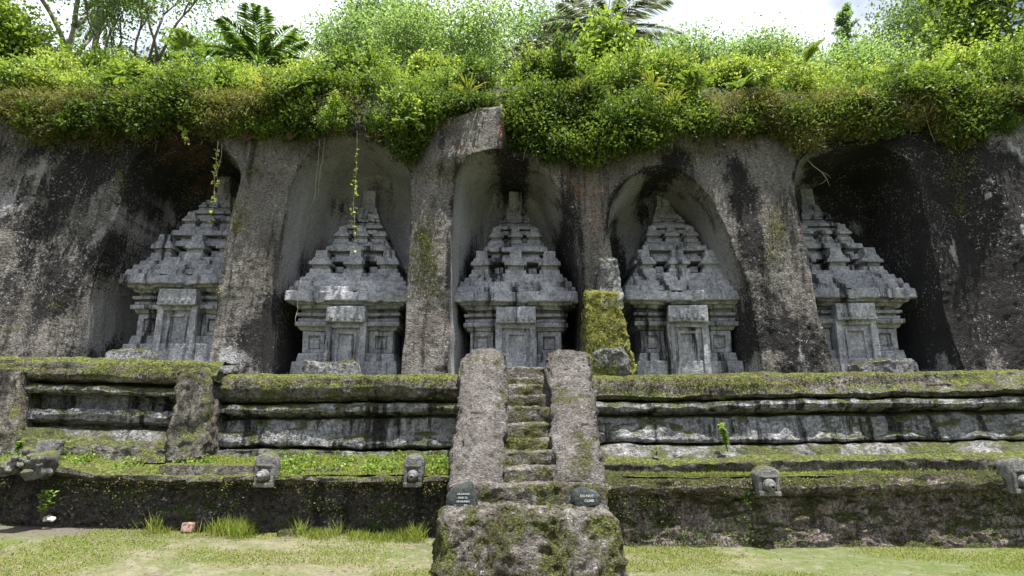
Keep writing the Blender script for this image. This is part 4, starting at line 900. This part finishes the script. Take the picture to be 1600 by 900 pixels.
tree('tree', 'pale feathery tree right of centre behind the crest', hb(1095, 21), 6.0, (.05, 0), .8, M['tree_pale'], .10, 710, 18000, levels=5, tr=.10, hue=.6, first=.27, tipj=.40)
tree('tree', 'broad pale green feathery tree above the rock pier left of the dark niche', hb(1195, 22), 6.4, (.05, 0), .85, M['tree_pale'], .10, 711, 20000, levels=5, tr=.11, hue=.7, first=.25, tipj=.40)
tree('tree', 'small dark-leaved tree between the grey palm and the pale feathery tree', hb(1055, 24), 6.0, (0, 0), .4, M['tree_dark'], .15, 712, 1900, levels=3, tr=.06, first=.45, tipj=.4)
tree('tree', 'low bright feathery tree right of the conifer', hb(1390, 19), 4.0, (.0, 0), .7, M['tree_pale'], .09, 713, 12000, tr=.07, hue=.9, first=.28, tipj=.40)
tree('tree', 'low bright feathery tree left of the conifer', hb(1275, 19.5), 3.6, (.0, 0), .7, M['tree_pale'], .09, 714, 11000, tr=.07, hue=.9, first=.28, tipj=.40)
tree('tree', 'big lacy dark tree against the sky at the upper right', hb(1490, 25), 11.0, (-.06, 0), .8, M['tree_dark'], .12, 715, 20000, levels=5, tr=.15, hue=.6, first=.3, tipj=.6)
tree('tree', 'dense green tree at the right end of the crest', hb(1540, 18.5), 4.4, (.05, 0), .65, M['bush'], .13, 716, 11000, tr=.10, hue=.6, first=.28, tipj=.5)
tree('tree', 'large-leaved dark tree in the top right corner', hb(1630, 17.5), 5.4, (-.05, 0), .5, M['deep'], .26, 717, 2600, tr=.09, hue=.7, first=.4, tipj=.4)
# conifer
def conifer(px, Y, h, seed, label):
    g = np.random.default_rng(seed); b0 = np.array(hb(px, Y)); root = empty('conifer', b0, label, 'conifer')
    mb = MB(); tube(mb, [b0, b0 + [0, 0, h * .5], b0 + [.05, 0, h]], [.06, .04, .012], 6); mb.build('trunk', M['twig'], root)
    C, D = [], []
    for k in range(70):
        f = g.uniform(.2, 1); z = h * f; ln = (1.05 - f) * h * .26 + .06; a = g.uniform(0, 6.28); d = np.array([math.cos(a), math.sin(a), .45])
        for s in np.linspace(.1, 1, 14):
            q = b0 + [0, 0, z] + d * ln * s
            for _ in range(4): C.append(q + g.normal(size=3) * .03); D.append(d * .6 + g.normal(size=3) * .7)
    mb = MB(); leaves(mb, np.array(C), np.array(D), .13, .022, tint(len(C), .8, 1.2, g, .4), g=g); mb.build('crown', M['tree_pale'], root)
conifer(1342, 19.5, 4.4, 731, 'small pointed conifer against the sky above the dark niche')
conifer(1366, 21, 3.9, 732, 'thin second conifer just right of the pointed conifer')
conifer(1258, 22, 3.8, 733, 'faint small conifer tip left of the pointed conifer')
# palms
def palm(px, Y, h, nf, fl, mat, seed, label, lean=(0, 0), up=(.2, 1.0), droop=1.2, azi=None, r=.12, name='palm_tree'):
    g = np.random.default_rng(seed); b0 = np.array(hb(px, Y)); root = empty(name, b0, label, 'palm')
    tp = b0 + np.array([lean[0], lean[1], 1.]) * h; mb = MB()
    tube(mb, [b0 - [0, 0, .3], b0 + (tp - b0) * .5 + [.05, 0, 0], tp], [r * 1.2, r, r * .85], 9); mb.build('trunk', M['bark'], root)
    for i in range(nf):
        a = (azi[i] if azi is not None else i * 2.399 + g.uniform(-.2, .2)); el = g.uniform(*up); L = fl * g.uniform(.8, 1.1)
        d = np.array([math.cos(a) * math.cos(el), math.sin(a) * math.cos(el), math.sin(el)]); s = np.linspace(0, 1, 15)[:, None]
        pts = tp + d * L * s + np.array([0, 0, -1]) * (s ** 2.2) * L * .28 * droop
        mb = MB(); tube(mb, pts, np.linspace(.028, .006, 15), 5, c=np.array([.9, 1.6, .0, 1]))
        tg = unit(np.gradient(pts, axis=0)); C, D, LL = [], [], []
        side0 = unit(np.cross(d, [0, 0, 1.])[None])[0]
        for f in np.linspace(.12, 1, 46):
            q = np.array([np.interp(f, s[:, 0], pts[:, k]) for k in range(3)]); tq = np.array([np.interp(f, s[:, 0], tg[:, k]) for k in range(3)])
            for sg in (-1, 1):
                C.append(q); D.append(tq * .75 + side0 * sg * .9 + np.array([0, 0, -.28]) + g.normal(size=3) * .06); LL.append(fl * .30 * math.sin(math.pi * (.12 + .8 * f)) ** .7)
        leaves(mb, np.array(C), np.array(D), np.array(LL), .020 + .008 * fl, tint(len(C), .8, 1.2, g, .5), fold=.1, g=g); mb.build('frond', mat, root)
palm(395, 20, 2.3, 13, 2.3, M['palm'], 741, 'green coconut palm with upright fronds left of the lacy tree', up=(.35, 1.15), droop=1.0)
palm(205, 22, 2.6, 11, 2.2, M['palm'], 742, 'green palm half hidden behind the pale branching tree', up=(.2, 1.1))
palm(955, 24, 6.0, 14, 3.2, M['grey_palm'], 743, 'tall grey-green palm at the top centre, arching fronds against the sky', up=(-.1, .9), droop=1.3, r=.16)
palm(900, 19, 1.3, 11, 2.0, M['grey_palm'], 744, 'low grey palm with drooping fronds behind the crest, above the middle niche', up=(.1, .9), droop=1.4)
palm(828, 23, 3.3, 9, 2.3, M['grey_palm'], 745, 'spiky grey palm left of the low drooping palm', up=(.5, 1.3), droop=.8)
palm(775, 22, 3.0, 9, 2.0, M['grey_palm'], 746, 'dark spiky palm beside the dense bright green tree', up=(.4, 1.2), droop=.8)
palm(120, 23, 7.2, 9, 2.0, M['palm'], 747, 'tall palm at the upper left, its crown cut by the top of the photo', up=(-.5, .6), droop=1.6)

# ------------------------------------------------------------------ hanging roots and vines
def vine(px0, py0, px1, py1, label, name='hanging_root', leafy=0, r=.006, seed=0, mat=None, back_off=.25):
    g = np.random.default_rng(seed); a = front(px0, py0); a[1] -= back_off; b_ = at_Y(px1, py1, a[1] - .02)
    root = empty(name, a, label, 'vine' if leafy else 'root', 'roots and vines dangling from the rim')
    s = np.linspace(0, 1, 24)[:, None]; pts = a + (b_ - a) * s; pts = pts + .06 * vfbm(np.concatenate([s * 5, s * 0 + seed, s * 0], -1), 2, seed) * s
    mb = MB(); tube(mb, pts, np.linspace(r, r * .6, 24), 5); mb.build('stem', mat or M['root'], root)
    if leafy:
        i = g.integers(2, 24, leafy); mb = MB(); leaves(mb, pts[i] + g.normal(size=(leafy, 3)) * .025, g.normal(size=(leafy, 3)) + [0, -.3, -.4], .085, .032, tint(leafy, .9, 1.3, g, .8), g=g)
        mb.build('leaf_sprays', M['yellow'], root)
vine(349, 228, 330, 342, 'long yellowish vine hanging into the leftmost niche', 'hanging_vine', 45, .009, 801)
vine(355, 232, 340, 300, 'shorter pale root beside the yellowish vine in the leftmost niche', seed=802)
vine(562, 212, 553, 392, 'long root with leaf sprays hanging before the second shrine from the left', 'hanging_vine', 36, .007, 803)
vine(505, 225, 487, 338, 'pale root at the upper left of the second niche, longest of its pair', seed=804)
vine(513, 222, 497, 300, 'pale root at the upper left of the second niche, shorter of its pair', seed=805)
vine(472, 440, 462, 510, 'short thin root at the left end of the second shrine\'s cornice', seed=806, back_off=.1)
vine(292, 205, 296, 222, 'small yellow leaf spray hanging over the leftmost niche', 'hanging_vine', 40, .006, 807, back_off=.4)
vine(655, 165, 650, 195, 'bright leaf spray hanging above the rock pier left of the middle niche', 'hanging_vine', 40, .006, 808, back_off=.7)
mb = MB(); a = front(1268, 238); a[1] += .3
br = empty('dead_branch', a, 'bare pale dead branch dangling at the top of the dark rightmost niche', 'branch')
pts = [a + d for d in np.array([(0, 0, 0), (.14, -.05, -.22), (.28, -.08, -.36), (.40, -.05, -.52), (.46, -.02, -.68)])]
tube(mb, pts, [.018, .015, .012, .009, .005], 5); tube(mb, [pts[2], pts[2] + [.12, 0, -.06], pts[2] + [.2, 0, -.16]], [.008, .006, .003], 4); tube(mb, [pts[3], pts[3] + [-.12, 0, -.1], pts[3] + [-.2, 0, -.12]], [.007, .005, .003], 4); mb.build('stem', M['root'], br)

g = np.random.default_rng(841); mb = MB()
for i in range(230):
    px = g.uniform(-40, 1640); lo = np.interp(px, EDGE[:, 0], EDGE[:, 1]); y0 = lo - g.uniform(15, 85); a = front(px, y0); a[1] -= g.uniform(.12, .4); L = g.uniform(.25, .8) * (1.35 if i % 9 == 0 else .8)
    s = np.linspace(0, 1, 8)[:, None]; dx = g.normal() * .25; pts = a + np.array([dx, -.08, 0]) * s * L + np.array([0, .1, -1]) * s ** 1.4 * L * .85 + .03 * vfbm(np.concatenate([s * 4, s * 0 + i, s * 0], -1), 2, i)
    tube(mb, pts, np.linspace(.006, .003, 8) * g.uniform(.7, 1.5), 4, m=int(g.random() < .5))
    if g.random() < .35: tube(mb, [pts[3], pts[3] + [g.normal() * .1, -.04, -.05], pts[3] + [g.normal() * .2, -.05, -.18]], [.004, .003, .002], 4, m=0)
tag(mb.build('trailing_stems', [M['twig'], M['root']]), 'tangle of thin dry stems and roots trailing from the plants at the rim', 'stems', kind='stuff')

# ------------------------------------------------------------------ grass, weeds
def blades(name, label, P, H, seed, lean=.35, wd=.006, hue=.5, dead=.2, mat='grass'):
    g = np.random.default_rng(seed); N = len(P); d = np.stack([g.normal(size=N) * lean, g.normal(size=N) * lean - .1, np.ones(N)], -1)
    mb = MB(); leaves(mb, P, d, H, wd, tint(N, .8, 1.2, g, hue, dead), fold=.1, g=g); return tag(mb.build(name, M[mat]), label, 'grass', kind='stuff')
g = np.random.default_rng(901)
N = 120000; Y = g.uniform(7.2, 10.1, N); X = g.uniform(-1, 1, N) * Y * .88
k = fbm(np.stack([X * .9, Y * 1.4, X * 0], -1), 4, 902) + .22 * g.normal(size=N) > .12; X, Y = X[k], Y[k]
blades('turf', 'short patchy half-dry turf in front of the walls', np.stack([X, Y, ground_z(X, Y)], -1), g.uniform(.012, .045, len(X)), 903, .9, .005, .4, .3)
N = 9000; px = g.uniform(250, 690, N); X = (px - 800) / F * 9.75; Y = 10.05 - np.abs(g.normal(size=N)) * .22
dens = np.interp(px, [250, 340, 400, 560, 690], [.15, .4, .7, .9, .8]) * sstep(-.5, .5, fbm(np.stack([px * .035, px * 0, px * 0], -1), 3, 931)); k = g.random(N) < dens; X, Y, px = X[k], Y[k], px[k]
blades('tall_grass', 'taller bright grass along the foot of the dark left wall', np.stack([X, Y, ground_z(X, Y)], -1), g.uniform(.04, .30, len(X)) * (.45 + .75 * sstep(-.4, .6, fbm(np.stack([px * .05, px * 0, px * 0], -1), 3, 932))), 904, .35, .006, .5, .12)
N = 420; Y = g.uniform(7.3, 10.0, N); X = g.uniform(-1, 1, N) * Y * .86; mb = MB()
leaves(mb, np.stack([X, Y, ground_z(X, Y) + .012], -1), np.stack([g.normal(size=N), g.normal(size=N), .15 * g.normal(size=N)], -1), g.uniform(.02, .06, N), g.uniform(.006, .014, N), tint(N, .5, 1.1, g, .4, .6), g=g)
M['litter'] = leafmat('dry_leaves', (.07, .055, .03), (.16, .12, .06), .1, .7)
tag(mb.build('leaf_litter', M['litter']), 'dry fallen leaves and clods scattered on the turf', 'leaf litter', kind='stuff')
N = 26000; X = g.uniform(-9, -.9, N); Y = g.uniform(10.12, 11.2, N); k = (fbm(np.stack([X * 1.6, Y * 2.5, X * 0], -1), 3, 905) + .3 * g.normal(size=N) > 0.28); X, Y = X[k], Y[k]
blades('ledge_grass', 'fresh grass on the ledge behind the left water spouts', np.stack([X, Y, ledge_z(X, Y)], -1), g.uniform(.02, .065, len(X)), 906, .6, .006, .6, .12)
N = 9000; X = g.uniform(1.3, 10, N); Y = 10.28 + .3 * g.random(N); k = (fbm(np.stack([X * 1.3, Y * 2, X * 0], -1), 3, 907) + .3 * g.normal(size=N) > .0); X, Y = X[k], Y[k]
blades('ledge_grass', 'thin grass strip along the ledge under the right kerb', np.stack([X, Y, ledge_z(X, Y)], -1), g.uniform(.02, .07, len(X)), 908, .6, .006, .6, .15)
# fringe of moss and small ferns on the wall tops
def s_lip(N, g):
    X = g.uniform(-10.5, 11, N); X = np.where((X > -1.05) & (X < 1.5), X + 3, X)
    up = g.random(N) < .62; top = np.where(up, zY(588, 11.5), zY(747, 10.05))
    Y = np.where(up, np.where(X < -5.3, 11.12, 11.42), 10.06) ; top = np.where(up & (X < -5.3), zY(569, 11.2), top) + .012 * np.clip(X - 3, 0, 12)
    Z = top - np.abs(g.normal(size=N)) * .10 - .02; return np.stack([X, Y - .02 + .03 * g.normal(size=N), Z], -1), .4 * fbm(np.stack([X, X * 0, X * 0], -1), 3, 910)
clump_field(1900, s_lip, 7, .035, .032, .28, M['olive'], 'wall_moss', 'small moss and fern leaves on the wall copings', 'moss', (0, -.8, .2), 911, .25, .35, .45, .9)
def s_low(N, g):
    X = g.uniform(-10, -.9, N); Z = zY(755, 10.1) - g.random(N) ** 1.3 * .85
    k = fbm(np.stack([X * 1.4, X * 0, Z * 1.6], -1), 3, 912); i = np.argsort(-k)[:N // 2]; X, Z = X[i], Z[i]; X = np.concatenate([X, X]); Z = np.concatenate([Z, Z])
    return np.stack([X, 10.12 + .02 * g.normal(size=len(X)), Z], -1), np.zeros(len(X))
clump_field(220, s_low, 6, .06, .035, .3, M['deep'], 'wall_ferns', 'tiny dark green plants on the damp left wall', 'ferns', (0, -.7, .3), 913, .5)
def s_lowr(N, g):
    X = g.uniform(1.4, 10.5, N); Z = zY(762, 10) - g.random(N) * .9
    k = fbm(np.stack([X * 1.1, X * 0, Z * 1.6], -1), 3, 914); i = np.argsort(-k)[:N // 2]; X, Z = X[i], Z[i]; X = np.concatenate([X, X]); Z = np.concatenate([Z, Z])
    return np.stack([X, 9.97 + .03 * g.normal(size=len(X)), Z], -1), np.zeros(len(X))
clump_field(420, s_lowr, 6, .06, .03, .3, M['bush'], 'wall_ferns', 'tiny green plants scattered on the brown right wall', 'ferns', (0, -.7, .3), 915, .3)
def s_clumps(N, g):
    px = g.choice([45, 62, 30, 100, 150, 215, 300, 330, 430, 455, 540, 590, 620, 665, 690, 700, 480], N) + g.normal(size=N) * 9; X = (px - 800) / F * 10.5; Y = 10.25 + g.random(N) * .75
    return np.stack([X, Y, ledge_z(X, Y) + .05 * g.random(N)], -1), np.zeros(N)
clump_field(420, s_clumps, 9, .045, .055, .34, M['bush'], 'ledge_weeds', 'low leafy weeds scattered on the left ledge', 'weeds', (0, -.3, .8), 917, .6)
def weed(px, py0, py1, Y, label, seed, L, nl, flower=False, cat='weed'):
    g = np.random.default_rng(seed); b0 = at_Y(px, py1, Y); tp = at_Y(px, py0, Y); h = tp[2] - b0[2]; root = empty('seedling', b0, label, cat); mb = MB(); C, D, F_ = [], [], []
    for k in range(5):
        e = b0 + np.array([g.normal() * h * .16, g.normal() * h * .1, h * g.uniform(.75, 1.)]); tube(mb, [b0, b0 + (e - b0) * .5 + g.normal(size=3) * .02, e], [.006, .005, .003], 5); F_.append(e)
        for j in range(nl // 5): C.append(b0 + (e - b0) * g.uniform(.25, 1)); D.append(np.array([g.normal(), g.normal() - .3, .25 + .3 * g.random()]))
    mb.build('stem', M['twig'], root); mb = MB(); leaves(mb, np.array(C), np.array(D), g.uniform(.7, 1.2, len(C)) * L, L * .3, tint(len(C), .9, 1.3, g, .6), g=g); mb.build('foliage', M['bush'], root)
    if flower:
        mb = MB()
        for e in F_[:4]:
            for a in np.linspace(0, 6.28, 8): leaves(mb, e[None], np.array([[math.cos(a), -.4, math.sin(a)]]), .014, .006, np.array([[1, 1.5, 0, 1]]), g=g)
            mb.build('flower', M['petal'], root); mb = MB()
M['petal'] = leafmat('yellow_petals', (.5, .36, .02), (.7, .5, .02), .3)
weed(64, 762, 812, 9.85, 'bright green seedling at the foot of the dark left wall', 921, .085, 60)
weed(1137, 658, 706, 10.95, 'yellow-flowered weed on the right kerb before the upper wall', 922, .07, 150, True)
weed(1026, 696, 712, 10.9, 'small green sprig on the right kerb near the staircase', 923, .06, 20)
weed(28, 690, 706, 10.6, 'low leafy weed beside the dark squared stone at the far left', 924, .07, 70)
